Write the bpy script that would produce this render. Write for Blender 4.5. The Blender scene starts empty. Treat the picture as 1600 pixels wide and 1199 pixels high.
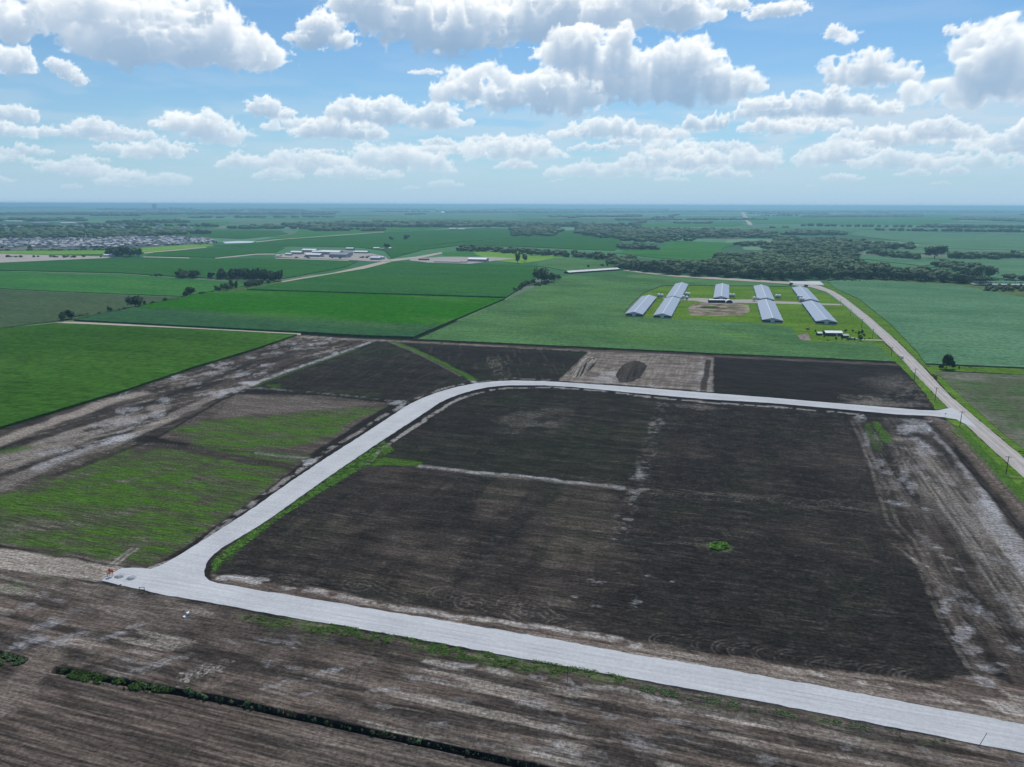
import bpy, math, random
import numpy as np
from mathutils import Matrix, Vector
rnd = random.Random(7)
nrs = np.random.RandomState(11)
SC = bpy.context.scene
COL = SC.collection

# ------------------------------------------------------------------ camera
CAM_H = 120.0
FPX = 1120.0            # focal length in photo pixels (1600 wide)
HORIZON = 320.2         # row of the true horizontal
PITCH = math.atan((599.5 - HORIZON) / FPX)
ROLL = math.radians(0.18)
cam_d = bpy.data.cameras.new('camera')
cam_d.sensor_fit = 'HORIZONTAL'; cam_d.sensor_width = 36.0
cam_d.lens = 36.0 * FPX / 1600.0
cam_d.clip_start = 1.0; cam_d.clip_end = 300000.0
cam = bpy.data.objects.new('camera', cam_d); COL.objects.link(cam)
cam.matrix_world = Matrix.Translation((0, 0, CAM_H)) @ Matrix.Rotation(math.pi/2 - PITCH, 4, 'X') @ Matrix.Rotation(ROLL, 4, 'Z')
SC.camera = cam

# ------------------------------------------------------------------ light, sky, exposure
SUN_AZ, SUN_EL = 14.0, 57.0      # azimuth clockwise from the view direction (+Y)
SKY_STRENGTH = 0.092
SUN_STRENGTH = 3.3
world = bpy.data.worlds.new('World'); SC.world = world; world.use_nodes = True
wn = world.node_tree.nodes; wl = world.node_tree.links
for n in list(wn): wn.remove(n)
sky = wn.new('ShaderNodeTexSky'); sky.sky_type = 'NISHITA'; sky.sun_disc = False
sky.sun_elevation = math.radians(SUN_EL); sky.sun_rotation = math.radians(SUN_AZ)
sky.altitude = 400; sky.air_density = 1.0; sky.dust_density = 0.6; sky.ozone_density = 2.2
bg = wn.new('ShaderNodeBackground'); bg.inputs['Strength'].default_value = SKY_STRENGTH
wo = wn.new('ShaderNodeOutputWorld')
tint = wn.new('ShaderNodeVectorMath'); tint.operation = 'MULTIPLY'; tint.inputs[1].default_value = (0.68, 0.98, 1.14)
wl.new(sky.outputs[0], tint.inputs[0]); wl.new(tint.outputs[0], bg.inputs[0]); wl.new(bg.outputs[0], wo.inputs['Surface'])
sun_d = bpy.data.lights.new('sun', 'SUN'); sun_d.energy = SUN_STRENGTH
sun_d.angle = math.radians(0.5); sun_d.color = (1.0, 0.965, 0.92)
sun = bpy.data.objects.new('sun', sun_d); COL.objects.link(sun)
_a, _e = math.radians(SUN_AZ), math.radians(SUN_EL)
SUN_DIR = Vector((math.sin(_a)*math.cos(_e), math.cos(_a)*math.cos(_e), math.sin(_e)))
sun.rotation_euler = SUN_DIR.to_track_quat('Z', 'Y').to_euler()
SC.view_settings.view_transform = 'Standard'; SC.view_settings.look = 'None'
SC.view_settings.exposure = 0.0; SC.view_settings.gamma = 1.0
SC.view_settings.use_curve_mapping = False
SC.render.engine = 'CYCLES'
SC.cycles.use_denoising = True
SC.cycles.max_bounces = 6; SC.cycles.diffuse_bounces = 2; SC.cycles.glossy_bounces = 2
SC.cycles.transparent_max_bounces = 12; SC.cycles.volume_bounces = 0
SC.render.film_transparent = False

# ------------------------------------------------------------------ photo pixel -> place on the ground
_c, _s = math.cos(ROLL), math.sin(ROLL)
def ray(px, py):
    dx = (np.asarray(px, dtype=float) - 800) / FPX; dy = (599.5 - np.asarray(py, dtype=float)) / FPX
    X = dx*_c - dy*_s; Y = dx*_s + dy*_c
    return X, math.cos(PITCH) + Y*math.sin(PITCH), -math.sin(PITCH) + Y*math.cos(PITCH)
def G(px, py, z=0.0):
    a, b, c = ray(px, py); t = (z - CAM_H) / c
    return a*t, b*t
def GP(pts, z=0.0):
    p = np.array(pts, dtype=float)
    x, y = G(p[:, 0], p[:, 1], z)
    return np.stack([x, y], 1)
def azel(px, py):
    a, b, c = ray(px, py)
    return np.degrees(np.arctan2(a, b)), np.degrees(np.arctan2(c, np.hypot(a, b)))

# bearings of the survey grid the fields follow
BR = math.radians(16.4)
EU = np.array([math.cos(BR), -math.sin(BR)]); EV = np.array([math.sin(BR), math.cos(BR)])

# ------------------------------------------------------------------ numpy noise
_T2 = nrs.rand(256, 256).astype(np.float32)
def n2(x, y, seed=0):
    x = np.asarray(x, dtype=np.float32) + seed*17.37; y = np.asarray(y, dtype=np.float32) + seed*9.71
    xi = np.floor(x); yi = np.floor(y); fx = x-xi; fy = y-yi
    xi = xi.astype(np.int32) & 255; yi = yi.astype(np.int32) & 255
    fx = fx*fx*(3-2*fx); fy = fy*fy*(3-2*fy)
    x1 = (xi+1) & 255; y1 = (yi+1) & 255
    return (_T2[xi, yi]*(1-fx)+_T2[x1, yi]*fx)*(1-fy) + (_T2[xi, y1]*(1-fx)+_T2[x1, y1]*fx)*fy
def fb(x, y, seed=0, octv=4, gain=0.5):
    v = 0; a = 1; t = 0
    for o in range(octv):
        v = v + a*n2(x*(2.03**o), y*(2.03**o), seed+o*3); t += a; a *= gain
    return v/t
def ss(e0, e1, x):
    t = np.clip((x-e0)/(e1-e0), 0, 1); return t*t*(3-2*t)

# ------------------------------------------------------------------ object helpers
def props(o, label=None, cat=None, group=None, kind=None):
    if label: o['label'] = label
    if cat: o['category'] = cat
    if group: o['group'] = group
    if kind: o['kind'] = kind
    return o
def link(name, me, mat=None, parent=None, **k):
    o = bpy.data.objects.new(name, me); COL.objects.link(o)
    if mat is not None and me is not None and not me.materials: me.materials.append(mat)
    if parent is not None: o.parent = parent
    return props(o, **k)
def empty(name, loc, rz=0.0, label=None, cat=None, group=None):
    o = bpy.data.objects.new(name, None); COL.objects.link(o)
    o.location = loc; o.rotation_euler = (0, 0, rz); o.empty_display_size = 0.5
    return props(o, label, cat, group)
def mesh(name, verts, faces, smooth=False):
    me = bpy.data.meshes.new(name); me.from_pydata([tuple(v) for v in verts], [], [tuple(f) for f in faces]); me.update()
    if smooth: me.polygons.foreach_set('use_smooth', [True]*len(me.polygons))
    return me
def mesh_np(name, V, F, smooth=False):
    me = bpy.data.meshes.new(name); n = len(F); k = F.shape[1]
    me.vertices.add(len(V)); me.vertices.foreach_set('co', np.ascontiguousarray(V, dtype=np.float32).ravel())
    me.loops.add(n*k); me.loops.foreach_set('vertex_index', np.ascontiguousarray(F, dtype=np.int32).ravel())
    me.polygons.add(n); me.polygons.foreach_set('loop_start', np.arange(0, n*k, k, dtype=np.int32))
    me.polygons.foreach_set('loop_total', np.full(n, k, dtype=np.int32))
    if smooth: me.polygons.foreach_set('use_smooth', np.ones(n, dtype=bool))
    me.update(calc_edges=True); me.validate(verbose=False)
    return me
class MB:
    """collects boxes, prisms, tubes into one mesh (one part)"""
    def __init__(s): s.v = []; s.f = []
    def add(s, v, f):
        b = len(s.v); s.v += [tuple(p) for p in v]; s.f += [tuple(i+b for i in q) for q in f]; return s
    def box(s, x0, x1, y0, y1, z0, z1):
        return s.add([(x0,y0,z0),(x1,y0,z0),(x1,y1,z0),(x0,y1,z0),(x0,y0,z1),(x1,y0,z1),(x1,y1,z1),(x0,y1,z1)],
                     [(3,2,1,0),(4,5,6,7),(0,1,5,4),(1,2,6,5),(2,3,7,6),(3,0,4,7)])
    def tube(s, p, q, r0, r1=None, n=8, cap=True):
        r1 = r0 if r1 is None else r1
        p = Vector(p); q = Vector(q); d = (q-p).normalized(); a = d.orthogonal().normalized(); b = d.cross(a)
        v = []
        for c, r in ((p, r0), (q, r1)):
            for i in range(n):
                t = 2*math.pi*i/n; v.append(c + a*(r*math.cos(t)) + b*(r*math.sin(t)))
        f = [(i, (i+1) % n, n+(i+1) % n, n+i) for i in range(n)]
        if cap: f += [tuple(range(n-1, -1, -1)), tuple(range(n, 2*n))]
        return s.add(v, f)
    def prism(s, prof, y0, y1):
        """profile in x,z extruded along y"""
        n = len(prof)
        v = [(x, y0, z) for x, z in prof] + [(x, y1, z) for x, z in prof]
        return s.add(v, [tuple(range(n)), tuple(range(2*n-1, n-1, -1))] + [(i, n+i, n+(i+1) % n, (i+1) % n) for i in range(n)])
    def mesh(s, name='part', smooth=False): return mesh(name, s.v, s.f, smooth)
    def obj(s, name, mat, parent=None, smooth=False, **k): return link(name, s.mesh(name, smooth), mat, parent, **k)
def copy_tree(o, parent=None):
    c = o.copy(); COL.objects.link(c)
    if parent is not None: c.parent = parent
    for ch in list(o.children): copy_tree(ch, c)
    return c

# ------------------------------------------------------------------ materials
class NT:
    def __init__(s, name, rough=0.9, spec=0.2):
        s.m = bpy.data.materials.new(name); s.m.use_nodes = True; s.t = s.m.node_tree
        for n in list(s.t.nodes): s.t.nodes.remove(n)
        s.out = s.n('ShaderNodeOutputMaterial'); s.b = s.n('ShaderNodeBsdfPrincipled')
        s.b.inputs['Roughness'].default_value = rough; s.b.inputs['Specular IOR Level'].default_value = spec
        s.l(s.b.outputs[0], s.out.inputs[0]); s.pos = None
    def n(s, t): return s.t.nodes.new(t)
    def l(s, a, b): s.t.links.new(a, b)
    def P(s):
        if s.pos is None: s.pos = s.n('ShaderNodeNewGeometry').outputs['Position']
        return s.pos
    def O(s): return s.n('ShaderNodeTexCoord').outputs['Object']
    def mapped(s, scale, rot=0.0, src=None):
        m1 = s.n('ShaderNodeMapping'); m1.inputs['Rotation'].default_value = (0, 0, rot)
        s.l(src or s.P(), m1.inputs[0])
        m2 = s.n('ShaderNodeMapping'); m2.inputs['Scale'].default_value = scale; s.l(m1.outputs[0], m2.inputs[0])
        return m2.outputs[0]
    def noise(s, vec, scale=1.0, detail=3, rough=0.55):
        n = s.n('ShaderNodeTexNoise'); n.inputs['Scale'].default_value = scale
        n.inputs['Detail'].default_value = detail; n.inputs['Roughness'].default_value = rough
        s.l(vec, n.inputs['Vector']); return n.outputs['Fac']
    def rng(s, v, a, b, c=0.0, d=1.0):
        n = s.n('ShaderNodeMapRange'); n.inputs[1].default_value = a; n.inputs[2].default_value = b
        n.inputs[3].default_value = c; n.inputs[4].default_value = d; s.l(v, n.inputs[0]); return n.outputs[0]
    def mix(s, f, a, b):
        n = s.n('ShaderNodeMix'); n.data_type = 'RGBA'
        for v, i in ((f, 0), (a, 6), (b, 7)):
            if isinstance(v, (int, float)): n.inputs[i].default_value = v
            elif isinstance(v, tuple): n.inputs[i].default_value = (*v, 1)
            else: s.l(v, n.inputs[i])
        return n.outputs[2]
    def mul(s, c, f):
        n = s.n('ShaderNodeVectorMath'); n.operation = 'SCALE'
        if isinstance(c, tuple): n.inputs[0].default_value = c
        else: s.l(c, n.inputs[0])
        if isinstance(f, (int, float)): n.inputs['Scale'].default_value = f
        else: s.l(f, n.inputs['Scale'])
        return n.outputs[0]
    def math(s, op, a, b):
        n = s.n('ShaderNodeMath'); n.operation = op
        for v, i in ((a, 0), (b, 1)):
            if isinstance(v, (int, float)): n.inputs[i].default_value = v
            else: s.l(v, n.inputs[i])
        return n.outputs[0]
    def color(s, c):
        if isinstance(c, tuple): s.b.inputs['Base Color'].default_value = (*c, 1)
        else: s.l(c, s.b.inputs['Base Color'])
        return s
    def bump(s, h, strength=0.5, dist=0.1):
        n = s.n('ShaderNodeBump'); n.inputs['Strength'].default_value = strength; n.inputs['Distance'].default_value = dist
        s.l(h, n.inputs['Height']); s.l(n.outputs[0], s.b.inputs['Normal']); return s

def plain(name, col, rough=0.7, var=0.12, scale=1.5, spec=0.3, metal=0.0):
    t = NT(name, rough, spec); v = t.noise(t.O(), scale, 4)
    t.color(t.mul(tuple(col), t.rng(v, 0.25, 0.75, 1-var, 1+var)))
    t.b.inputs['Metallic'].default_value = metal
    return t.m

# soil: the four covers (pale clay, weeds, brown, white silt) are masks carried by the ground
def soil_material():
    t = NT('soil', 0.97, 0.0)
    at = t.n('ShaderNodeAttribute'); at.attribute_name = 'cover'; at.attribute_type = 'GEOMETRY'
    sep = t.n('ShaderNodeSeparateColor'); t.l(at.outputs['Color'], sep.inputs[0])
    R, Gg, B = sep.outputs[0], sep.outputs[1], sep.outputs[2]; A = at.outputs['Alpha']
    fine = t.noise(t.mapped((0.11, 1.6, 1), BR), 1.0, 7, 0.76)
    clod = t.noise(t.mapped((1, 1, 1)), 0.9, 7, 0.8)
    mid = t.noise(t.mapped((0.06, 0.2, 1), BR), 1.0, 6, 0.7)
    c = t.mix(t.rng(mid, 0.3, 0.7), (0.015, 0.0138, 0.0128), (0.034, 0.0305, 0.0275))
    c = t.mix(B, c, t.mix(t.rng(mid, 0.3, 0.7), (0.105, 0.082, 0.067), (0.185, 0.145, 0.117)))
    c = t.mix(t.math('MULTIPLY', R, t.rng(clod, 0.3, 0.6, 0.55, 1.0)), c, t.mix(clod, (0.23, 0.198, 0.168), (0.43, 0.38, 0.32)))
    c = t.mix(t.math('MULTIPLY', A, t.rng(clod, 0.32, 0.55, 0.5, 1.0)), c, (0.36, 0.355, 0.355))
    gn = t.noise(t.mapped((0.12, 0.3, 1), BR), 1.0, 5, 0.7)
    c = t.mix(t.math('MULTIPLY', Gg, t.rng(fine, 0.3, 0.52, 0.45, 1.0)), c, t.mix(gn, (0.036, 0.094, 0.012), (0.078, 0.156, 0.022)))
    f = t.math('MULTIPLY', t.rng(fine, 0.38, 0.62, 0.52, 1.48), t.rng(clod, 0.38, 0.62, 0.55, 1.45))
    t.color(t.mul(c, f))
    t.bump(t.math('ADD', clod, fine), 0.8, 0.22)
    return t.m
SOIL = soil_material()

def crop_material(name, ca, cb, cc, split=None, patch=(0.004, 0.014), grain=0.6, bump=0.5, accent=0.5, lo=0.35, hi=0.65):
    """ca darker stand, cb brighter stand, cc yellowish / thin stand"""
    t = NT(name, 0.9, 0.0)
    big = t.noise(t.mapped((patch[0], patch[1], 1), BR), 1.0, 4, 0.55)
    big2 = t.noise(t.mapped((patch[0]*1.9, patch[1]*1.6, 1), BR+0.15), 1.0, 3, 0.5)
    rows = t.noise(t.mapped((0.02, 0.33, 1), BR), 1.0, 4, 0.65)
    g = t.noise(t.mapped((1, 1, 1)), grain*0.3, 8, 0.82); g2 = t.noise(t.mapped((0.05, 0.6, 1), BR), 1.0, 6, 0.75)
    if split is None: bf = t.rng(big, lo, hi)
    else:      # two plantings side by side: the nearer rows stand duller
        sx = t.n('ShaderNodeSeparateXYZ'); t.l(t.mapped((1, 1, 1), BR), sx.inputs[0])
        bf = t.rng(t.math('ADD', sx.outputs['Y'], t.rng(big, 0.2, 0.8, -45, 45)), split-9, split+9)
    c = t.mix(bf, ca, cb)
    c = t.mix(t.math('MULTIPLY', t.rng(big2, 0.5, 0.72), accent), c, cc)
    f = t.math('MULTIPLY', t.math('MULTIPLY', t.rng(g, 0.38, 0.62, 0.62, 1.38), t.rng(rows, 0.35, 0.65, 0.84, 1.16)), t.rng(g2, 0.35, 0.65, 0.82, 1.18))
    t.color(t.mul(c, f)); t.bump(t.math('ADD', g, rows), bump, 0.4)
    return t.m
M_CORN = crop_material('corn_leaves', (0.030, 0.086, 0.010), (0.046, 0.118, 0.016), (0.065, 0.135, 0.024))
M_CORN2 = crop_material('corn_leaves_dark', (0.028, 0.106, 0.026), (0.036, 0.128, 0.022), (0.050, 0.145, 0.045), patch=(0.003, 0.02))
M_CORN3 = crop_material('corn_leaves_bright', (0.036, 0.096, 0.038), (0.024, 0.124, 0.005), (0.08, 0.18, 0.04), patch=(0.002, 0.008), split=float(GP([(500, 496)])[0] @ EV))
M_SOY = crop_material('soybean_leaves', (0.056, 0.128, 0.046), (0.088, 0.182, 0.064), (0.105, 0.205, 0.042), grain=0.9, patch=(0.008, 0.014), lo=0.38, hi=0.6)
M_SOY2 = crop_material('soybean_leaves_pale', (0.068, 0.160, 0.078), (0.110, 0.215, 0.115), (0.11, 0.21, 0.10), grain=0.8, patch=(0.006, 0.014))
M_SPARSE = crop_material('thin_young_crop', (0.085, 0.105, 0.055), (0.15, 0.148, 0.11), (0.055, 0.115, 0.03), grain=0.9, patch=(0.02, 0.03), accent=0.9, lo=.4, hi=.6)
M_DULL = crop_material('dull_green_crop', (0.052, 0.088, 0.042), (0.068, 0.104, 0.048), (0.085, 0.11, 0.06))
M_LIGHT = crop_material('light_green_crop', (0.036, 0.135, 0.030), (0.055, 0.175, 0.036), (0.085, 0.20, 0.045))
M_LIME = crop_material('lime_grass', (0.12, 0.25, 0.035), (0.17, 0.31, 0.045), (0.2, 0.3, 0.1))
M_GRASS = crop_material('mown_grass', (0.072, 0.155, 0.012), (0.120, 0.215, 0.018), (0.13, 0.14, 0.05), patch=(0.02, 0.03), grain=0.8)
M_VERGE = crop_material('verge_grass', (0.065, 0.135, 0.015), (0.105, 0.20, 0.022), (0.16, 0.175, 0.075), patch=(0.03, 0.05), grain=1.0)

def gravel_material(name, c0, c1, along=BR, streak=0.9):
    t = NT(name, 0.95, 0.03)
    a = t.noise(t.mapped((0.05, streak, 1), along), 1.0, 4, 0.6)
    b = t.noise(t.mapped((1, 1, 1)), 0.9, 7, 0.8)
    c = t.noise(t.mapped((1, 1, 1)), 0.07, 3, 0.5)
    col = t.mix(t.rng(a, 0.3, 0.7), c0, c1)
    f = t.math('MULTIPLY', t.rng(b, 0.38, 0.62, 0.91, 1.09), t.rng(c, 0.3, 0.7, 0.93, 1.06))
    t.color(t.mul(col, f)); t.bump(b, 0.4, 0.05)
    return t.m
M_ROAD = gravel_material('pale_limestone_gravel', (0.43, 0.435, 0.435), (0.545, 0.545, 0.54), streak=1.4)
M_COUNTY = gravel_material('tan_road_gravel', (0.33, 0.295, 0.262), (0.455, 0.42, 0.38), along=BR+math.pi/2)
M_TRACK = gravel_material('dirt_track', (0.36, 0.31, 0.25), (0.46, 0.41, 0.33))
M_CONC = plain('old_concrete', (0.5, 0.49, 0.47), 0.9, 0.12, 0.05)
M_YARD = gravel_material('yard_gravel', (0.3, 0.27, 0.24), (0.42, 0.38, 0.34))

# far country: a patchwork of field squares with darker wooded ground between
def far_material():
    t = NT('farmland', 0.9, 0.0)
    m = t.mapped((1/900.0, 1/420.0, 1), BR)
    v = t.n('ShaderNodeTexVoronoi'); v.distance = 'CHEBYCHEV'; v.inputs['Scale'].default_value = 1.0
    v.inputs['Randomness'].default_value = 0.75; t.l(m, v.inputs['Vector'])
    sp = t.n('ShaderNodeSeparateColor'); t.l(v.outputs['Color'], sp.inputs[0])
    r = t.n('ShaderNodeValToRGB'); cr = r.color_ramp; cr.interpolation = 'CONSTANT'
    cols = [(0.0, (0.055, 0.145, 0.06)), (0.22, (0.08, 0.19, 0.085)), (0.42, (0.11, 0.22, 0.12)), (0.62, (0.06, 0.13, 0.07)),
            (0.74, (0.16, 0.25, 0.15)), (0.86, (0.13, 0.17, 0.11)), (0.95, (0.16, 0.19, 0.12))]
    cr.elements[0].position = 0; cr.elements[0].color = (*cols[0][1], 1); cr.elements[1].position = cols[1][0]; cr.elements[1].color = (*cols[1][1], 1)
    for p, c in cols[2:]:
        e = cr.elements.new(p); e.color = (*c, 1)
    t.l(sp.outputs[0], r.inputs[0])
    w = t.noise(t.mapped((1/2600.0, 1/900.0, 1), BR), 1.0, 5, 0.6)
    c = t.mix(t.rng(w, 0.62, 0.66), r.outputs[0], (0.022, 0.045, 0.02))
    g = t.noise(t.mapped((1, 1, 1)), 0.02, 4, 0.6)
    t.color(t.mul(c, t.rng(g, 0.25, 0.75, 0.85, 1.15)))
    return t.m
M_FAR = far_material()
# grass-and-weeds floor under everything near that no field covers
M_FLOOR = crop_material('rough_grass_floor', (0.07, 0.12, 0.035), (0.11, 0.16, 0.05), (0.17, 0.16, 0.10), patch=(0.02, 0.03))

def leaf_material(name, a, b):
    t = NT(name, 0.7, 0.15)
    oi = t.n('ShaderNodeObjectInfo')
    n = t.noise(t.O(), 0.5, 3)
    c = t.mix(t.rng(n, 0.3, 0.7), a, b)
    t.color(t.mul(c, t.rng(oi.outputs['Random'], 0, 1, 0.62, 1.65)))
    return t.m
M_LEAF = leaf_material('tree_leaves', (0.024, 0.050, 0.013), (0.052, 0.090, 0.022))
M_LEAF2 = leaf_material('willow_leaves', (0.055, 0.085, 0.03), (0.085, 0.125, 0.045))
M_WEED = leaf_material('weed_leaves', (0.038, 0.072, 0.014), (0.070, 0.125, 0.024))
M_WEED2 = leaf_material('bright_weed_leaves', (0.05, 0.13, 0.012), (0.10, 0.21, 0.025))
M_SHRUB = leaf_material('shrub_leaves', (0.045, 0.075, 0.03), (0.075, 0.115, 0.045))
M_BARK = plain('bark', (0.09, 0.07, 0.055), 0.9)

# ------------------------------------------------------------------ sky dome with marched cumulus clouds
_T3 = nrs.rand(64, 64, 64).astype(np.float32)
def n3(x, y, z):
    xi = np.floor(x); yi = np.floor(y); zi = np.floor(z)
    fx = (x-xi).astype(np.float32); fy = (y-yi).astype(np.float32); fz = (z-zi).astype(np.float32)
    fx = fx*fx*(3-2*fx); fy = fy*fy*(3-2*fy); fz = fz*fz*(3-2*fz)
    x0 = xi.astype(np.int32) & 63; y0 = yi.astype(np.int32) & 63; z0 = zi.astype(np.int32) & 63
    x1 = (x0+1) & 63; y1 = (y0+1) & 63; z1 = (z0+1) & 63
    T = _T3
    return (((T[x0,y0,z0]*(1-fx)+T[x1,y0,z0]*fx)*(1-fy) + (T[x0,y1,z0]*(1-fx)+T[x1,y1,z0]*fx)*fy)*(1-fz)
            + ((T[x0,y0,z1]*(1-fx)+T[x1,y0,z1]*fx)*(1-fy) + (T[x0,y1,z1]*(1-fx)+T[x1,y1,z1]*fx)*fy)*fz)
DAZ = 0.078
AZ0, AZ1, EL0, EL1 = -47.0, 47.0, -0.35, 20.0
naz = int((AZ1-AZ0)/DAZ)+1; nel = int((EL1-EL0)/DAZ)+1
SKY_C = np.zeros((nel, naz, 3), np.float32); SKY_A = np.zeros((nel, naz), np.float32)   # premultiplied colour, alpha
def shift2(a, dx, dz):
    """shift the (u,w) slice by fractional cells, filling with zero"""
    def sh(b, k, ax):
        if k == 0: return b
        o = np.zeros_like(b)
        if ax == 0:
            if k > 0: o[k:] = b[:-k]
            else: o[:k] = b[-k:]
        else:
            if k > 0: o[:, k:] = b[:, :-k]
            else: o[:, :k] = b[:, -k:]
        return o
    for ax, d in ((0, dx), (1, dz)):
        k = int(math.floor(d)); f = d-k
        a = sh(a, k, ax)*(1-f) + sh(a, k+1, ax)*f
    return a
def cloud(puffs, base=None, dens=1.0, seed=0, rough=1.0, soft=1.0, depth=1.0):
    """puffs: (az, el, raz, rel) in degrees"""
    p = np.array(puffs, dtype=np.float32)
    a0, a1 = (p[:,0]-p[:,2]*1.35).min(), (p[:,0]+p[:,2]*1.35).max()
    e0, e1 = (p[:,1]-p[:,3]*1.35).min(), (p[:,1]+p[:,3]*1.45).max()
    i0 = max(0, int((a0-AZ0)/DAZ)); i1 = min(naz, int((a1-AZ0)/DAZ)+2)
    j0 = max(0, int((e0-EL0)/DAZ)); j1 = min(nel, int((e1-EL0)/DAZ)+2)
    if i1-i0 < 4 or j1-j0 < 3: return
    el_mid = max(1.0, p[:,1].mean()); E = math.radians(el_mid)
    W = float(p[:,2].max())*depth*1.1
    st = DAZ
    nw = int(2*W/st)+2
    sub = 1
    if nw > 44: sub = nw/44.0; nw = 44
    dw = st*sub
    u = (AZ0 + np.arange(i0, i1)*DAZ).astype(np.float32); v = (EL0 + np.arange(j0, j1)*DAZ).astype(np.float32)
    w = ((np.arange(nw) - nw/2.0)*dw).astype(np.float32)
    U, V, Wd = np.meshgrid(u, v, w, indexing='ij')
    size = float(np.median(p[:,3]))
    sc = 1.0/max(size, 0.25)
    q = seed*5.3
    base_el = base if base is not None else float((p[:,1]-p[:,3]*0.55).min())
    r2 = random.Random(seed)
    S = np.full(U.shape, -9, np.float32)
    wf = sc*0.55
    wu = (n3(U*wf+q+31, V*wf*1.2+q, Wd*wf)-0.5)*size*1.5 + (n3(U*wf*2.3+q, V*wf*2.3+7, Wd*wf*2.3)-0.5)*size*0.8
    wv = (n3(U*wf*1.3+q+11, V*wf*1.3+q+5, Wd*wf*1.3)-0.5)*size*0.9 + (n3(U*wf*2.9+q+3, V*wf*2.9, Wd*wf*2.9)-0.5)*size*0.5
    U0, V0 = U, V; U = U+wu; V = V+wv
    for (a, e, ra, re) in p:
        wo = r2.uniform(-0.35, 0.35)*W; rw = max(ra*0.75, re)*depth
        S = np.maximum(S, 1 - ((U-a)/ra)**2 - ((V-e)/re)**2 - ((Wd-wo)/rw)**2)
    U, V = U0, V0
    nz = np.zeros_like(S); amp = 1.0; fr = sc*1.3; tot = 0
    for o in range(6):
        if fr*DAZ > 1.9: break
        nn = n3(U*fr+q+o*7.1, V*fr*1.15+q*1.7, Wd*fr*0.9+q*0.6+o)
        nz += amp*(1-np.abs(2*nn-1) if o < 2 else nn); tot += amp; amp *= 0.62; fr *= 2.07
    nz /= tot
    hgt = (V+0.35*wv)*math.cos(E) + Wd*math.sin(E)*0.8
    cut = ss(-0.26*size, 0.42*size, hgt - base_el*math.cos(E) + 0.32*size*(nz-0.55))
    D = ss(0.0, 0.50*soft, (S - 0.46 + (nz-0.52)*2.7*rough))*cut
    # optical depth towards the sun, swept from the top slice down
    k = 1.0/(size*0.30)*dens
    rel_az = math.radians(SUN_AZ) - math.radians(float(u.mean()))
    sh, ch = math.cos(_e), math.sin(_e)
    su = sh*math.sin(rel_az); sw = sh*math.cos(rel_az)*math.cos(E) + ch*math.sin(E); sv = ch*math.cos(E) - sh*math.cos(rel_az)*math.sin(E)
    sv = max(sv, 0.3)
    tau = np.zeros_like(D); cur = np.zeros((U.shape[0], U.shape[2]), np.float32)
    stp = DAZ/sv
    for j in range(D.shape[1]-1, -1, -1):
        cur = shift2(cur, -su/sv, -sw/sv/sub) + D[:, j, :]*stp*k*1.0
        cur = 0.80*cur + 0.05*(np.roll(cur, 1, 0)+np.roll(cur, -1, 0)+np.roll(cur, 1, 1)+np.roll(cur, -1, 1))
        tau[:, j, :] = cur
    lit = 0.66*np.exp(-tau*0.60) + 0.34*np.exp(-tau*0.15)
    up = np.clip((V-base_el)/(2.0*size), 0, 1)
    T = np.exp(-np.cumsum(D*dw*k*1.35, axis=2)); Tp = np.concatenate([np.ones_like(T[:,:,:1]), T[:,:,:-1]], axis=2)
    wgt = Tp - T
    al = 1-T[:,:,-1]
    L = (wgt*lit).sum(2); UP = (wgt*up).sum(2)
    col = np.stack([L*0.98 + al*0.225 + UP*0.06, L*0.83 + al*0.38 + UP*0.05, L*0.60 + al*0.58 + UP*0.04], 2)
    col = col.transpose(1, 0, 2); al = al.T
    # aerial fade of low, distant clouds towards the pale horizon air
    elv = v[:, None]
    fade = np.clip(1 - np.exp(-elv/3.6), 0.0, 1)*0.97
    al = al*(0.35+0.65*fade); air = np.array([0.50, 0.66, 0.80])
    col = col*(0.35+0.65*fade)[..., None]
    col = col*fade[..., None] + al[..., None]*air*(1-fade[..., None])
    A = SKY_A[j0:j1, i0:i1]; C = SKY_C[j0:j1, i0:i1]
    C[:] = col + C*(1-al[..., None]); A[:] = al + A*(1-al)
def cl(puffs_px, **k):
    out = []
    for (x, y, rx, ry) in puffs_px:
        a, e = azel(x, y); a2, _ = azel(x+rx, y); _, e2 = azel(x, y-ry)
        out.append((float(a), float(e), float(abs(a2-a)), float(abs(e2-e))))
    if 'base_px' in k:
        b = k.pop('base_px'); k['base'] = float(azel(puffs_px[0][0], b)[1])
    cloud(out, **k)
def row(x0, x1, yb, h, seed, n=None, tilt=0.0, **k):
    """a cumulus of given width standing on base row yb, its top about h pixels higher"""
    r = random.Random(seed); w = x1-x0; n = n or max(3, int(w/(h*0.75)))
    P = []
    for i in range(n):
        f = (i+0.5)/n; env = 0.5+0.5*math.sin(math.pi*min(1, max(0, f)))
        hh = h*env*r.uniform(0.65, 1.05)
        P.append((x0+w*f+r.uniform(-.1, .1)*w/n, yb-hh*0.42+tilt*(f-0.5), max(w/n*0.95, hh*0.7), hh*0.68))
    cl(P, seed=seed, **k)
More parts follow.
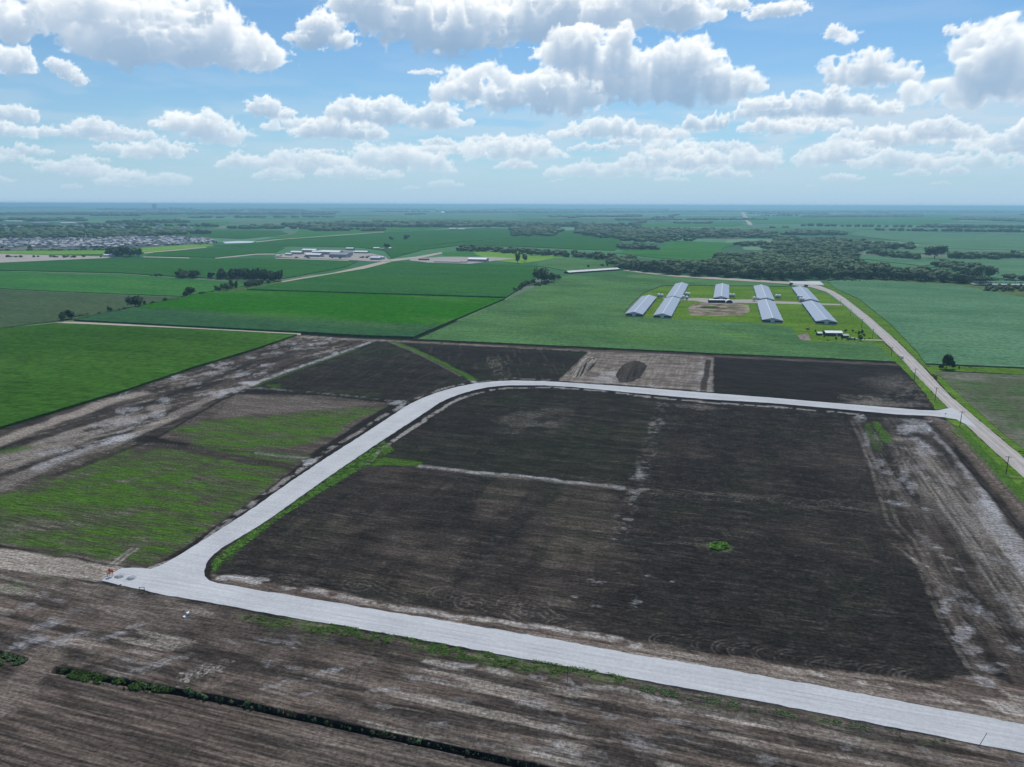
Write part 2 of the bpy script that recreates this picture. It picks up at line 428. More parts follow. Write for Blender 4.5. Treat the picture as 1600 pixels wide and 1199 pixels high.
# far small ones first, then the nearer, larger ones over them
rr = random.Random(5)
for i in range(95):
    yb = 296 - 100*rr.random()**1.15; f = (305-yb)/100.0
    w = rr.uniform(25, 110)*(0.35+f); h = w*rr.uniform(0.16, 0.30)
    x = rr.uniform(-150, 1750)
    if x < 700 and yb < 235 and rr.random() < 0.6: continue
    row(x, x+w, yb, h, 100+i, dens=0.75, soft=1.5)
row(0, 75, 241, 15, 40, dens=.7); row(195, 285, 246, 30, 41, dens=.8); row(70, 210, 272, 25, 42, dens=.6, tilt=14); row(150, 290, 288, 24, 43, dens=.6)
row(340, 450, 262, 26, 44, dens=.7); row(430, 560, 262, 40, 45, dens=.8, tilt=25); row(560, 695, 262, 44, 46, dens=.8, tilt=16)
row(500, 620, 277, 24, 47, dens=.6); row(735, 880, 248, 32, 48, dens=.8); row(860, 1060, 276, 30, 49, dens=.7); row(980, 1130, 262, 34, 50, dens=.8)
row(1090, 1135, 258, 30, 51, dens=.9); row(1150, 1215, 265, 34, 52, dens=.8); row(1238, 1345, 256, 40, 53, dens=.9); row(1365, 1432, 228, 36, 54, dens=.9)
row(1330, 1480, 262, 30, 55, dens=.8); row(1425, 1545, 214, 30, 56, dens=.9); row(1500, 1660, 238, 46, 57, dens=1.0); row(1440, 1600, 262, 26, 58, dens=.7)
row(860, 1065, 214, 28, 59, dens=.9); row(1075, 1138, 203, 32, 60, dens=1.0); row(1160, 1270, 208, 26, 61, dens=.8); row(670, 712, 226, 12, 62, dens=.7)
row(475, 600, 214, 36, 63, dens=.9, tilt=6); row(50, 232, 216, 30, 64, dens=.9, tilt=6); row(-30, 52, 212, 24, 65, dens=.8, tilt=8); row(-40, 50, 186, 30, 66, dens=.9, tilt=14)
row(262, 380, 212, 40, 67, dens=.9, tilt=34); row(388, 458, 184, 32, 68, dens=1.0, tilt=6)
row(1170, 1390, 178, 42, 69, dens=1.0); row(1287, 1422, 131, 52, 70, dens=1.05, n=4)
cl([(525,178,22,16),(560,172,34,26),(600,176,40,26),(650,184,36,18),(690,186,42,24),(725,190,22,10)], seed=71, base_px=194, dens=1.05)
cl([(24,96,34,26),(52,104,22,16),(-10,92,34,24)], seed=72, base_px=118, dens=1.05)
cl([(92,102,20,12),(110,114,22,16),(122,122,16,9)], seed=73, base_px=132, dens=0.95)
cl([(505,44,42,30),(478,60,30,14),(528,58,28,20)], seed=74, base_px=76, dens=1.1)
cl([(1450,128,34,18),(1500,138,50,34),(1560,100,70,56),(1530,60,52,40),(1600,60,60,50),(1620,130,70,50),(1660,80,70,70)], seed=75, base_px=176, dens=1.25)
cl([(700,140,36,22),(740,132,48,32),(800,138,60,34),(860,142,60,34),(905,146,50,38),(930,160,30,20)], seed=76, base_px=184, dens=1.3)
cl([(20,20,80,40),(100,28,90,42),(190,40,100,50),(270,48,110,55),(340,66,90,48),(400,88,62,28),(210,80,120,22),(320,20,60,26)], seed=77, base_px=113, dens=1.15, depth=0.9)
cl([(600,12,90,48),(690,30,100,52),(780,30,100,42),(860,14,100,40),(960,20,90,46),(1040,14,80,36),(1105,20,34,16),(560,0,60,36),(720,60,50,22)], seed=78, base_px=88, dens=1.4, depth=1.1)
cl([(900,80,60,40),(970,110,80,48),(1050,118,90,48),(1120,124,60,38),(1080,86,40,32),(970,60,34,26),(1165,136,26,16)], seed=79, base_px=168, dens=1.5, depth=1.1)
cl([(1145,6,26,12),(1215,16,46,14),(1180,22,22,8)], seed=80, dens=0.8); cl([(1320,60,24,14)], seed=81, dens=.4)
cl([(1300,50,18,12),(1320,55,14,8)], seed=82, dens=.5); row(640, 690, 116, 10, 83, dens=.4)
row(1480, 1515, 54, 22, 84, dens=.5)
# thin high veil to the right, as in the photograph
vaz = AZ0 + np.arange(naz)*DAZ; vel = EL0 + np.arange(nel)*DAZ
VA, VE = np.meshgrid(vaz, vel)
vx, ve = azel(1290, 185)
veil = np.exp(-((VA-vx-3)/13.0)**2 - ((VE-ve)/1.9)**2) * ss(0.25, 0.6, fb(VA*0.22, VE*1.1, 31, 5))*0.62
veil += 0.62*(0.75+0.25*np.tanh(VA/12))*np.exp(-((VE-4.4)/3.2)**2)*ss(0.34, 0.64, fb(VA*0.30, VE*1.6, 57, 5))
veil += 0.12*ss(0.4, 0.75, fb(VA*0.12+4, VE*0.8, 37, 5))*ss(0, 3, VE)
haze_b = np.minimum(0.95, 1.05*np.exp(-np.clip(VE, 0, 90)/4.2))                       # pale air low in the sky
veil = np.clip(veil, 0, 0.8)
vc = np.array([0.66, 0.76, 0.86]); hc = np.array([0.44, 0.625, 0.80])
C2 = veil[..., None]*vc; A2 = veil
C2 = haze_b[..., None]*hc + C2*(1-haze_b[..., None]); A2 = haze_b + A2*(1-haze_b)
SKY_C = SKY_C + C2*(1-SKY_A[..., None]); SKY_A = SKY_A + A2*(1-SKY_A)
DOME_R = 90000.0
def dome():
    ra, re = np.radians(VA), np.radians(VE)
    V = np.stack([np.sin(ra)*np.cos(re), np.cos(ra)*np.cos(re), np.sin(re)], -1)*DOME_R
    V[..., 2] += CAM_H
    idx = np.arange(nel*naz).reshape(nel, naz)
    F = np.stack([idx[:-1,:-1], idx[:-1,1:], idx[1:,1:], idx[1:,:-1]], -1).reshape(-1, 4)
    C = np.ones((nel, naz, 4), np.float32); a = np.maximum(SKY_A, 1e-4)
    C[..., :3] = np.clip(SKY_C/a[..., None], 0, 1.2); C[..., 3] = np.clip(SKY_A, 0, 1)
    V = V.reshape(-1, 3); C = C.reshape(-1, 4)
    # the rest of the dome (outside the view): the same low pale air and scattered cloud
    az = np.radians(np.arange(47.0, 313.01, 2.0)); el = np.radians(np.array([-0.35, 0.5, 1.5, 3, 5, 8, 12, 16, 20.0]))
    a3, e3 = np.meshgrid(az, el); V3 = np.stack([np.sin(a3)*np.cos(e3), np.cos(a3)*np.cos(e3), np.sin(e3)], -1)*DOME_R; V3[..., 2] += CAM_H
    hb = np.minimum(0.95, 1.05*np.exp(-np.clip(np.degrees(e3), 0, 90)/4.2)); cb = 0.75*ss(0.5, 0.62, fb(np.degrees(a3)*0.12, np.degrees(e3)*0.5, 8, 4))*(1-hb)
    al = hb+cb; c3 = np.concatenate([(hb[..., None]*hc+cb[..., None]*np.array([.75,.78,.82]))/al[..., None], al[..., None]], -1)
    i3 = np.arange(a3.size).reshape(a3.shape)+len(V)
    F3 = np.stack([i3[:-1,:-1], i3[:-1,1:], i3[1:,1:], i3[1:,:-1]], -1).reshape(-1, 4)
    V = np.concatenate([V, V3.reshape(-1, 3)]); F = np.concatenate([F, F3]); C = np.concatenate([C, c3.reshape(-1, 4)])
    me = mesh_np('sky', V, F, True)
    at = me.color_attributes.new('cloud', 'FLOAT_COLOR', 'POINT'); at.data.foreach_set('color', C.astype(np.float32).ravel())
    m = bpy.data.materials.new('sky_clouds'); m.use_nodes = True; t = m.node_tree
    for n in list(t.nodes): t.nodes.remove(n)
    o = t.nodes.new('ShaderNodeOutputMaterial'); mx = t.nodes.new('ShaderNodeMixShader'); tr = t.nodes.new('ShaderNodeBsdfTransparent')
    em = t.nodes.new('ShaderNodeEmission'); a = t.nodes.new('ShaderNodeAttribute'); a.attribute_name = 'cloud'
    t.links.new(a.outputs['Color'], em.inputs[0]); em.inputs[1].default_value = 1.0
    t.links.new(a.outputs['Alpha'], mx.inputs[0]); t.links.new(tr.outputs[0], mx.inputs[1]); t.links.new(em.outputs[0], mx.inputs[2])
    t.links.new(mx.outputs[0], o.inputs[0]); m.cycles.emission_sampling = 'NONE'
    return link('sky', me, m, kind='structure')
dome()

# ------------------------------------------------------------------ near ground: one fine height field, split by what lies where
R0 = 92.0; R1 = float(np.hypot(*G(800, 500)))
dv = np.arange(1.0/R0, 1.0/R1, -1.0/(CAM_H*FPX*0.64)*0.95)      # even steps in 1/r: fine near, coarser with distance
RAD = 1.0/dv; AZG = np.radians(np.arange(-49.0, 49.001, 0.083))
NR, NA = len(RAD), len(AZG)
AA, RR = np.meshgrid(AZG, RAD)
X = (np.sin(AA)*RR).astype(np.float32); Y = (np.cos(AA)*RR).astype(np.float32)
U = X*EU[0]+Y*EU[1]; Vv = X*EV[0]+Y*EV[1]
def sdist(P, x, y):
    """signed distance to polygon (negative inside)"""
    P = np.asarray(P, dtype=np.float32); n = len(P)
    d = np.full(x.shape, 1e18, np.float32); ins = np.zeros(x.shape, bool)
    for i in range(n):
        ax, ay = P[i]; bx, by = P[(i+1) % n]; ex, ey = bx-ax, by-ay
        wx, wy = x-ax, y-ay; t = np.clip((wx*ex+wy*ey)/(ex*ex+ey*ey+1e-9), 0, 1)
        d = np.minimum(d, (wx-ex*t)**2+(wy-ey*t)**2)
        c = ((ay <= y) != (by <= y)) & ((bx-ax)*(y-ay)/(by-ay+1e-12)+ax > x)
        ins ^= c
    d = np.sqrt(d); return np.where(ins, -d, d)
def window(P, pad):
    P = np.asarray(P); return (P[:,0].min()-pad, P[:,0].max()+pad, P[:,1].min()-pad, P[:,1].max()+pad)
def sub(P, pad):
    x0, x1, y0, y1 = window(P, pad)
    m = (X > x0) & (X < x1) & (Y > y0) & (Y < y1)
    r = np.where(m.any(1))[0]; c = np.where(m.any(0))[0]
    if len(r) == 0: return None
    return slice(r[0], r[-1]+1), slice(c[0], c[-1]+1)
WX = (fb(X/9, Y/9, 1, 4)-0.5)*7; WY = (fb(X/9, Y/9, 5, 4)-0.5)*7      # wobble of the natural edges
def area(px, soft=1.0, wob=0.5):
    P = GP(px); o = np.zeros(X.shape, np.float32); s_ = sub(P, soft+6)
    if s_ is None: return o
    o[s_] = 1-ss(-soft, soft, sdist(P, X[s_]+WX[s_]*wob, Y[s_]+WY[s_]*wob)); return o
def dline(P, x, y):
    d = np.full(x.shape, 1e18, np.float32)
    for i in range(len(P)-1):
        ax, ay = P[i]; ex, ey = P[i+1][0]-ax, P[i+1][1]-ay
        wx, wy = x-ax, y-ay; t = np.clip((wx*ex+wy*ey)/(ex*ex+ey*ey+1e-9), 0, 1)
        d = np.minimum(d, (wx-ex*t)**2+(wy-ey*t)**2)
    return np.sqrt(d)
def line(px, w, soft=0.5, wob=0.3, ground=False):
    P = np.asarray(px, dtype=np.float32) if ground else GP(px).astype(np.float32)
    o = np.zeros(X.shape, np.float32); s_ = sub(P, w+soft+5)
    if s_ is None: return o
    o[s_] = 1-ss(w/2, w/2+soft, dline(P, X[s_]+WX[s_]*wob, Y[s_]+WY[s_]*wob)); return o
def spot(x, y, rx, ry, soft=0.35, wob=0.25, k=1.0):
    """blotch whose size is given in photo pixels, laid on the ground"""
    cx, cy = G(x, y); d = math.hypot(cx, cy); mx = d/FPX; my = d*d/(CAM_H*FPX)
    a, b = rx*mx, ry*my; o = np.zeros(X.shape, np.float32)
    s_ = sub(np.array([[cx-a-4, cy-b-4], [cx+a+4, cy+b+4]]), 3)
    if s_ is None: return o
    sc = max(1.0, min(a, b)); q_ = int(x) % 50
    nn = (fb(U[s_]/sc*.55, Vv[s_]/sc*1.2, q_, 4)-0.5)*2.0 + (fb(U[s_]/2.2, Vv[s_]/.9, q_+3, 4)-0.5)*1.4
    al = math.atan2(cx, cy)
    dx, dy = X[s_]-cx, Y[s_]-cy; p = dx*math.cos(al)-dy*math.sin(al); q = dx*math.sin(al)+dy*math.cos(al)
    r = np.sqrt((p/a)**2+(q/b)**2) + nn
    o[s_] = (1-ss(1-soft, 1+soft, r))*k*(.55+.45*ss(.35,.6,fb(U[s_]/1.6, Vv[s_]/.7, q_+7, 3))); return o
def mx(a, b): return np.maximum(a, b)

PALE = np.zeros(X.shape, np.float32); GRN = PALE.copy(); BRN = PALE.copy(); SIL = PALE.copy(); HZ = PALE.copy()
st_u = fb(U/14, Vv/1.3, 3, 4)              # streaks along the tillage
st_u2 = fb(U/38, Vv/3.6, 9, 4)
st_f = fb(U/5, Vv/0.55, 13, 3); band = fb(U/14, Vv/70, 111, 4)
st_v = fb(U/1.4, Vv/16, 15, 4)
bl = fb(X/11, Y/11, 21, 5); bl2 = fb(X/34, Y/34, 25, 4); bl3 = fb(X/3.1, Y/3.1, 28, 4)

# --- outlines of the fields (photo pixels laid on the ground)
PX = dict(
 west_strip=[(-330,790),(0,672),(100,642),(200,612),(300,578),(400,548),(465,524),(560,530),(625,532),(578,534),(545,547),(500,563),(440,588),(396,602),(345,624),(250,680),(190,686),(100,722),(0,768),(-330,905)],
 triangle_field=[(580,536),(624,534),(680,562),(740,594),(690,612),(640,627),(600,626),(500,617),(400,607),(440,590),(500,565)],
 swirl_field=[(640,534),(720,537),(800,541),(918,549),(875,594),(800,593),(750,596),(690,562)],
 graded_pad=[(920,550),(1020,553),(1115,558),(1113,613),(1000,604),(872,595)],
 black_field=[(1115,558),(1260,563),(1400,570),(1432,600),(1460,636),(1400,636),(1300,629),(1200,620),(1113,612)],
 north_plot=[(560,726),(600,700),(640,676),(685,650),(740,622),(800,610),(900,612),(1045,625),(1030,660),(1010,700),(990,765),(900,752),(820,744),(740,736),(655,728)],
 east_plot=[(1045,625),(1100,630),(1200,636),(1330,650),(1350,700),(1380,775),(1420,850),(1460,930),(1500,1010),(1522,1052),(1455,1062),(1330,1048),(1200,1032),(1080,1012),(960,995),(900,985),(940,900),(975,820),(990,765),(1010,700),(1030,660)],
 south_plot=[(440,800),(500,765),(570,732),(655,732),(740,740),(900,757),(985,768),(975,820),(940,900),(905,985),(850,975),(700,952),(560,925),(450,908),(345,893),(352,870)],
 east_strip=[(1330,652),(1400,652),(1475,660),(1500,690),(1540,735),(1600,800),(1720,930),(2000,1170),(2060,1215),(1720,1140),(1600,1105),(1600,1075),(1525,1055),(1500,1010),(1460,930),(1420,850),(1380,775),(1350,700)],
 upper_weeds=[(248,684),(345,628),(370,616),(500,618),(610,631),(560,662),(500,700),(478,713),(400,706),(300,694)],
 lower_weeds=[(-330,905),(0,768),(100,728),(190,690),(300,697),(400,709),(478,718),(440,748),(400,778),(330,828),(262,872),(236,888),(190,886),(80,866),(0,852),(-330,810)],
 sandy_track=[(-330,838),(0,858),(80,868),(160,884),(192,888),(158,908),(110,904),(0,888),(-330,870)],
 south_strip=[(-330,872),(0,890),(110,906),(220,924),(400,960),(800,1030),(1200,1101),(1600,1180),(1750,1212),(2100,1280),(2100,1500),(1500,1330),(1000,1228),(850,1196),(560,1134),(340,1087),(140,1050),(0,1017),(-330,960)],
 brown_field=[(-330,965),(0,1020),(140,1054),(340,1090),(560,1138),(850,1200),(1000,1232),(1500,1340),(2100,1510),(2100,1900),(1200,1800),(-900,1800)],
)
A = {k: area(v, 0.9, 0.35) for k, v in PX.items()}
A2 = {k: area(PX[k], 9, 4.0) for k in ('east_plot','south_plot','north_plot')}

# ploughed plots
HZ += (st_f-0.5)*0.09 + (bl3-0.5)*0.08
t = A2['east_plot']; BRN += t*(0.10*ss(.4,.7,bl2)+0.15*ss(.55,.75,st_u2)); GRN += t*0.045*ss(.55,.7,fb(X/22,Y/22,41,4))*ss(.4,.6,st_f)
PALE += t*0.13*ss(.58,.8,st_u)*ss(.4,.7,bl)
t = A2['south_plot']; BRN += t*(0.13+0.26*ss(.4,.65,st_u2))*ss(0.25,.7,bl2+0.1); GRN += t*0.04*ss(.5,.7,bl2); PALE += t*0.12*ss(.55,.8,st_u)*ss(.45,.7,bl)
t = A2['north_plot']; GRN += t*(0.05*ss(.42,.62,fb(X/30,Y/30,43,4))+0.02)*ss(.3,.6,st_f+.1); BRN += t*0.15*ss(.45,.7,st_u2); PALE += t*0.08*ss(.55,.8,st_u)
PALE += spot(830,655,45,18,0.7,k=.24)*ss(.35,.6,bl) + spot(1085,636,24,3,.6,k=.4)
t = A['triangle_field']; GRN += t*(0.03+0.13*ss(.5,.7,bl2))*ss(.4,.65,st_f); BRN += t*0.10*ss(.4,.7,st_u2)+t*0.15*ss(.6,.7,fb(U/2,Vv/15,47,3))
t = A['swirl_field']; GRN += t*0.08*ss(.5,.7,bl2); BRN += t*0.08*ss(.45,.7,st_u2)+t*.16*ss(.62,.74,fb((U+Vv*.4)/2.2,Vv/22,48,3))
t = A['black_field']; BRN += t*0.06*ss(.4,.7,st_u2)
PALE += A['black_field']*(spot(1400,634,50,7,.6,k=.5)+spot(1430,615,28,18,.8,k=.3)*ss(.4,.6,bl3)+spot(1395,598,26,10,.8,k=.18))

BRN *= 1-.75*(A['south_plot']+A['north_plot']+A['east_plot'])*ss(.47,.62,band)
PALE += (A['south_plot']+A['east_plot'])*.07*ss(.5,.8,fb(U/1.8,Vv/.8,113,3))
# graded pad: pale, combed north-south at the top and east-west below
t = A['graded_pad']; PALE += t*(0.24+0.55*ss(.35,.68,st_u))*(0.6+0.5*ss(.35,.65,st_v)); BRN += t*0.5
SIL += t*(spot(945,592,30,5,.6,k=.7)+spot(960,585,16,4,.6,k=.6)+spot(1098,585,4,6,.5,k=.8)+spot(1085,592,20,2,.6,k=.5)+.35*area([(1095,562),(1112,562),(1111,612),(1085,611)],2)*ss(.5,.6,fb(U/8,Vv/1.9,51,2)))
l = line([(1108,563),(1103,585),(1099,611)],3.2,1); PALE *= 1-l*.9; SIL *= 1-l; BRN *= 1-.7*l

# west strip: mud with dried white puddles and sandy streaks
t = A['west_strip']; BRN += t*(0.10+0.32*ss(.35,.65,fb(U/3.5,Vv/26,53,4)))
lon = fb((U*0.92-Vv*0.38)/2.6, (U*0.38+Vv*0.92)/26, 55, 4)         # streaks along the strip
PALE += t*(0.55*ss(.5,.72,lon)*ss(.35,.6,bl2)); SIL += t*0.6*ss(.66,.74,fb(X/7,Y/9,57,4))*ss(.45,.6,bl2)
c_ = line([(-120,735),(0,690),(60,667),(120,646),(165,630),(215,616)],7,5,.8); PALE = mx(PALE, c_*(.45+.4*lon)); BRN = mx(BRN,c_)
c_ = line([(-120,768),(0,722),(60,705),(120,680),(180,660),(230,640)],16,9,1.0)*ss(.35,.6,bl+.1*lon); PALE = mx(PALE, c_*(.35+.5*lon))
c_ = line([(-120,750),(0,703),(90,676),(170,651),(235,630),(300,605),(390,570)],4.2,3,.6); PALE *= 1-.85*c_; SIL *= 1-.9*c_; BRN *= 1-.6*c_
for q in [(271,592,5,2),(330,584,12,3),(378,586,10,3),(257,626,8,3.5),(392,559,6,1.8),(320,617,10,2),(305,600,8,2),(345,575,8,2),(430,552,12,1.6),(470,545,14,1.5),(500,537,20,1.5),(420,570,8,1.5),(450,538,16,1.4),(240,650,14,3),(190,660,26,6),(90,705,22,4),(200,640,20,4)]:
    SIL += spot(*q, k=.62)*t
SIL += line([(395,601),(440,583),(500,563),(545,547),(580,534.5)],3.4,1.6,.4)*(.35+.5*ss(.35,.6,bl3))
SIL += line([(60,732),(130,702),(190,684),(203,683)],5,3,.8)*.55*ss(.3,.6,bl3+.1); SIL += spot(186,686,16,4,.5,k=.8)
PALE += line([(200,684),(250,660),(300,637),(345,614),(370,607),(398,600)],5,3,.7)*.5; SIL += spot(372,609,14,3,k=.6)+spot(395,598,14,3,k=.55)+spot(350,613,8,2,k=.5)
PALE += line([(-100,800),(0,760),(60,735),(120,712),(190,690)],7,4,1.0)*.42
GRN += spot(10,705,26,3,.5,k=.7)+line([(398,604),(440,588),(500,566),(560,545)],1.6,1,.4)*.6+spot(428,603,10,3,k=.7)
PALE += line([(465,526),(560,531),(640,534),(760,540),(830,545),(918,549)],2.6,2,.5)*.42*ss(.3,.6,bl3+.1)
BRN += line([(465,526),(760,540),(1120,557),(1400,570)],5,3,.5)*.55

# weed plots, sown in rows east-west with bare earth between
rowg = ss(.40,.60,fb(U/16,Vv/1.5,61,4)*.6+fb(U/30,Vv/6,63,3)*.4)
t = A['lower_weeds']; g_ = t*(.35+.65*rowg)*ss(.28,.46,bl2*.5+bl*.5+0.04)
edge = area([(-330,850),(0,775),(110,735),(200,700),(330,702),(462,722),(400,775),(300,845),(250,876),(190,878),(0,848),(-330,806)],3.5,1.2)
GRN += g_*(.05+.95*edge); BRN += t*.35; PALE += t*.42*ss(.55,.75,st_u)*(1-.6*edge)
for q in [(60,825,45,10),(200,800,30,5),(215,850,18,6),(105,745,30,3),(265,733,26,1.6),(230,745,30,2),(150,760,26,2)]:
    s1 = spot(*q,.7,k=.75); GRN *= 1-s1; PALE += .5*s1*ss(.4,.6,st_u)
c_ = line([(90,742),(200,702),(225,692)],2.5,2,.5); GRN *= 1-.9*c_; BRN *= 1-.5*c_; PALE *= 1-c_
c_ = np.clip(line([(205,690),(300,703),(400,722),(462,732)],5.5,2.5,.6)+line([(200,688),(250,689),(330,699),(470,716)],3.0,1.6,.4),0,1)*.95; GRN *= 1-c_; BRN *= 1-.4*c_
for o_ in (0,9):
    c_ = line([(168+o_,886),(190+o_,868),(205+o_,858)],1.0,.6,.3); GRN *= 1-c_; PALE += c_*.45
t = A['upper_weeds']; BRN += t*.4; PALE += t*.2*ss(.45,.7,st_u)
gp = area([(265,672),(330,656),(430,648),(520,640),(602,636),(560,655),(510,684),(450,700),(380,699),(300,690)],2.5,.9)
GRN += gp*(.4+.6*rowg)*ss(.26,.46,bl*.4+st_u*.6)
GRN += line([(480,714),(440,712),(400,706),(300,695)],2.5,1.2,.5)*.6; PALE += t*.16*area([(370,616),(600,631),(500,640),(330,655)],2)
SIL += line([(400,708),(440,713),(478,716)],1.6,1,.4)*.6 + spot(484,720,8,4,k=.8)+spot(478,726,6,3,k=.7)

# verge lines beside the new road
def edge_line(px, w, k=.8, thr=.46):
    global PALE, SIL
    l_ = line(px, w, .8, .5)*ss(thr-.06,thr+.10,fb(X/4,Y/4,71,5)+.02); PALE += l_*k*.75; SIL += l_*k*.42
edge_line([(345,903),(400,911),(470,921),(550,936),(620,948),(700,962),(790,972),(850,982),(950,997),(995,1009)],1.7,.9,.42)
edge_line([(575,722),(600,699),(640,671),(680,646),(710,627),(740,616),(770,609.5),(800,606.5),(860,605.5),(940,611),(1020,621),(1100,629),(1200,635),(1300,643.5),(1345,648)],2.0,.9,.40)
edge_line([(285,872),(340,830),(372,803),(400,783),(430,762),(465,738),(490,719),(520,699),(560,675),(600,650),(628,634),(655,620),(700,605),(742,597)],2.0,.7,.44)
edge_line([(196,887),(230,890),(262,880),(285,870)],2.0,.8,.4); edge_line([(345,903),(375,905),(410,909)],3.0,.9,.4)
edge_line([(742,597.5),(800,591.5),(870,594),(1000,602),(1113,611)],1.8,.5,.45)
SIL += line([(655,729),(700,733),(740,738),(800,742),(870,750),(970,762)],1.7,.9,.4)*(.25+.5*ss(.3,.6,bl3))
PALE += line([(655,729),(740,738),(970,762)],3.0,1.5,.5)*.3
vl = line([(1036,630),(1027,655),(1015,690),(1003,730),(992,765),(978,800),(970,830)],3.8,3,.8)
SIL += vl*.34*ss(.58,.72,fb(U/3.5,Vv/1.6,75,4))*ss(.4,.55,bl); PALE += vl*.16*ss(.5,.65,bl3)
for q in [(999,741,6,9),(1003,765,9,3),(990,770,10,2.5),(1030,655,4,2),(1019,664,5,1.5),(982,812,7,2),(974,826,4,2),(935,910,12,2),(922,906,6,1.5),(1012,900,4,1.5),(1050,909,4,1.3),(994,941,7,5),(932,947,9,2.5),(898,932,5,1.5),(958,843,4,1.2)]:
    SIL += spot(*q, k=.42); 
c_ = line([(980,764),(1010,766),(1060,770),(1150,776),(1250,790),(1350,800)],4.5,4,1.0); PALE += c_*.10*ss(.5,.65,st_u)

# south shoulder of the plots, brown and cream
t = area([(330,893),(345,906),(450,914),(560,931),(700,957),(850,977),(960,996),(1080,1016),(1200,1034),(1330,1050),(1455,1064),(1530,1055),(1600,1075),(1740,1145),(2080,1225),(2090,1232),(1740,1168),(1600,1140),(1400,1100),(1200,1064),(1000,1032),(800,994),(600,962),(400,930),(330,908)],1.2,.5)
BRN = mx(BRN,t*(.55+.5*ss(.35,.65,st_u))); PALE += t*.35*ss(.5,.72,st_u); SIL *= 1-.3*t
for q in [(1238,1047,12,3),(1283,1054,14,4),(1342,1066,12,4),(1390,1074,9,3),(1560,1103,20,6),(1590,1112,20,8),(1480,1092,18,4),(1090,1025,5,1.5),(1600,1095,24,5)]:
    PALE += spot(*q, k=.8); SIL += spot(q[0],q[1],q[2]*.6,q[3]*.6,k=.3)
PALE += t*line([(990,1020),(1100,1037),(1250,1062),(1400,1090),(1600,1128)],4,3,.6)*.25

# tyre loops and headland turns in the dark plots
def loops(path_px, w=.3, k=.3, off=(0,)):
    P = GP(path_px)
    d = np.gradient(P, axis=0); n_ = np.stack([-d[:,1], d[:,0]], 1)/(np.linalg.norm(d, axis=1)[:,None]+1e-9)
    o = np.zeros(X.shape, np.float32)
    for f in off: o = mx(o, line(P+n_*f, w, .28, .10, True))
    return o*k*.62*(.25+.75*ss(.35,.62,fb(X/2.6,Y/2.6,66,3)))
def spiral(cx, cy, rx, ry, a0, a1, n=40, shrink=.6):
    return [(cx+rx*(1-shrink*i/n)*math.cos(a0+(a1-a0)*i/n), cy+ry*(1-shrink*i/n)*math.sin(a0+(a1-a0)*i/n)) for i in range(n+1)]
def turns(cx, cy, rx, ry, tail):
    global PALE
    PALE += loops(tail+spiral(cx,cy,rx,ry,-.9,-6.6), off=(-1.1,0.9,3.0))
turns(690,930,24,12,[(770,948),(740,935),(715,926)]); turns(735,942,26,12,[(815,962),(790,948),(765,936)])
turns(800,945,24,12,[(870,966),(850,950),(822,940)]); turns(815,958,28,12,[(900,975),(868,962),(842,950)])
turns(560,915,28,10,[(640,935),(600,918),(580,908)]); turns(437,905,40,5,[(500,912),(470,904)])
for x_, y_ in [(1075,1003),(1105,1007),(1135,1012),(1165,1017),(1200,1021),(1235,1027),(1290,1038),(1312,1040),(1335,1044),(1372,1050),(1395,1052),(1412,1056),(1430,1058),(880,978),(905,984),(1040,1000)]:
    PALE += loops(spiral(x_,y_,20+4*math.sin(x_),8,2.4,5.0,20,.1), w=.22, k=.26, off=(0,1.3))
for k_ in range(26):
    cx_ = 776+rnd.uniform(-13,20); cy_ = 568+rnd.uniform(-13,20)*.9
    PALE += loops(spiral(cx_,cy_,rnd.uniform(6,11),rnd.uniform(3,5),rnd.uniform(0,6),rnd.uniform(8,12),30,.3), w=.7, k=.2)
PALE += loops([(1057,827),(1080,824),(1110,826),(1130,832),(1138,842)],k=.25,off=(0,1.6)) + loops([(1060,842),(1085,845),(1105,843),(1118,845)],k=.25,off=(0,1.6))
for k_ in range(14):
    x_ = 1020+k_*26; y_ = 771+k_*1.6+rnd.uniform(-3,3)
    PALE += loops(spiral(x_,y_,22,6,rnd.uniform(2,3),rnd.uniform(4.5,6.5),16,.1), w=.5, k=.24, off=(0,1.6))
for k_ in range(8):
    x_ = 900+k_*14; PALE += loops(spiral(x_,742+k_*2.5,26,5,.3,3.6,16,.2), w=.5,k=.16)

# east strip
t = A['east_strip']; lone = ss(.2,.8,fb(U/1.0, Vv/20, 81, 5)); lone2 = fb(U/4.5, Vv/40, 83, 4)
BRN += t*(.06+.24*ss(.4,.65,lone2)); PALE += t*(.25*ss(.5,.7,lone)*ss(.35,.6,bl2+.05))
SIL += t*.25*ss(.62,.72,fb(X/6,Y/9,85,4))
c_ = line([(1412,690),(1440,725),(1465,760),(1490,790),(1530,830),(1570,890),(1625,965)],13,6,1.0); PALE = mx(PALE, c_*(.12+.8*lone))
c_ = line([(1480,745),(1520,800),(1570,860),(1640,940)],16,8,1.0); PALE = mx(PALE, c_*(.10+.75*lone)*.8); SIL += c_*.12*ss(.45,.6,bl)
c_ = line([(1560,795),(1600,850),(1660,930)],12,5,.8); SIL += c_*(.45+.3*lone); PALE = mx(PALE,c_*.5)
c_ = line([(1462,668),(1480,695),(1498,712),(1516,735),(1545,775),(1575,812)],5.5,2,.8)*ss(.36,.5,bl+.04); SIL += c_*.65
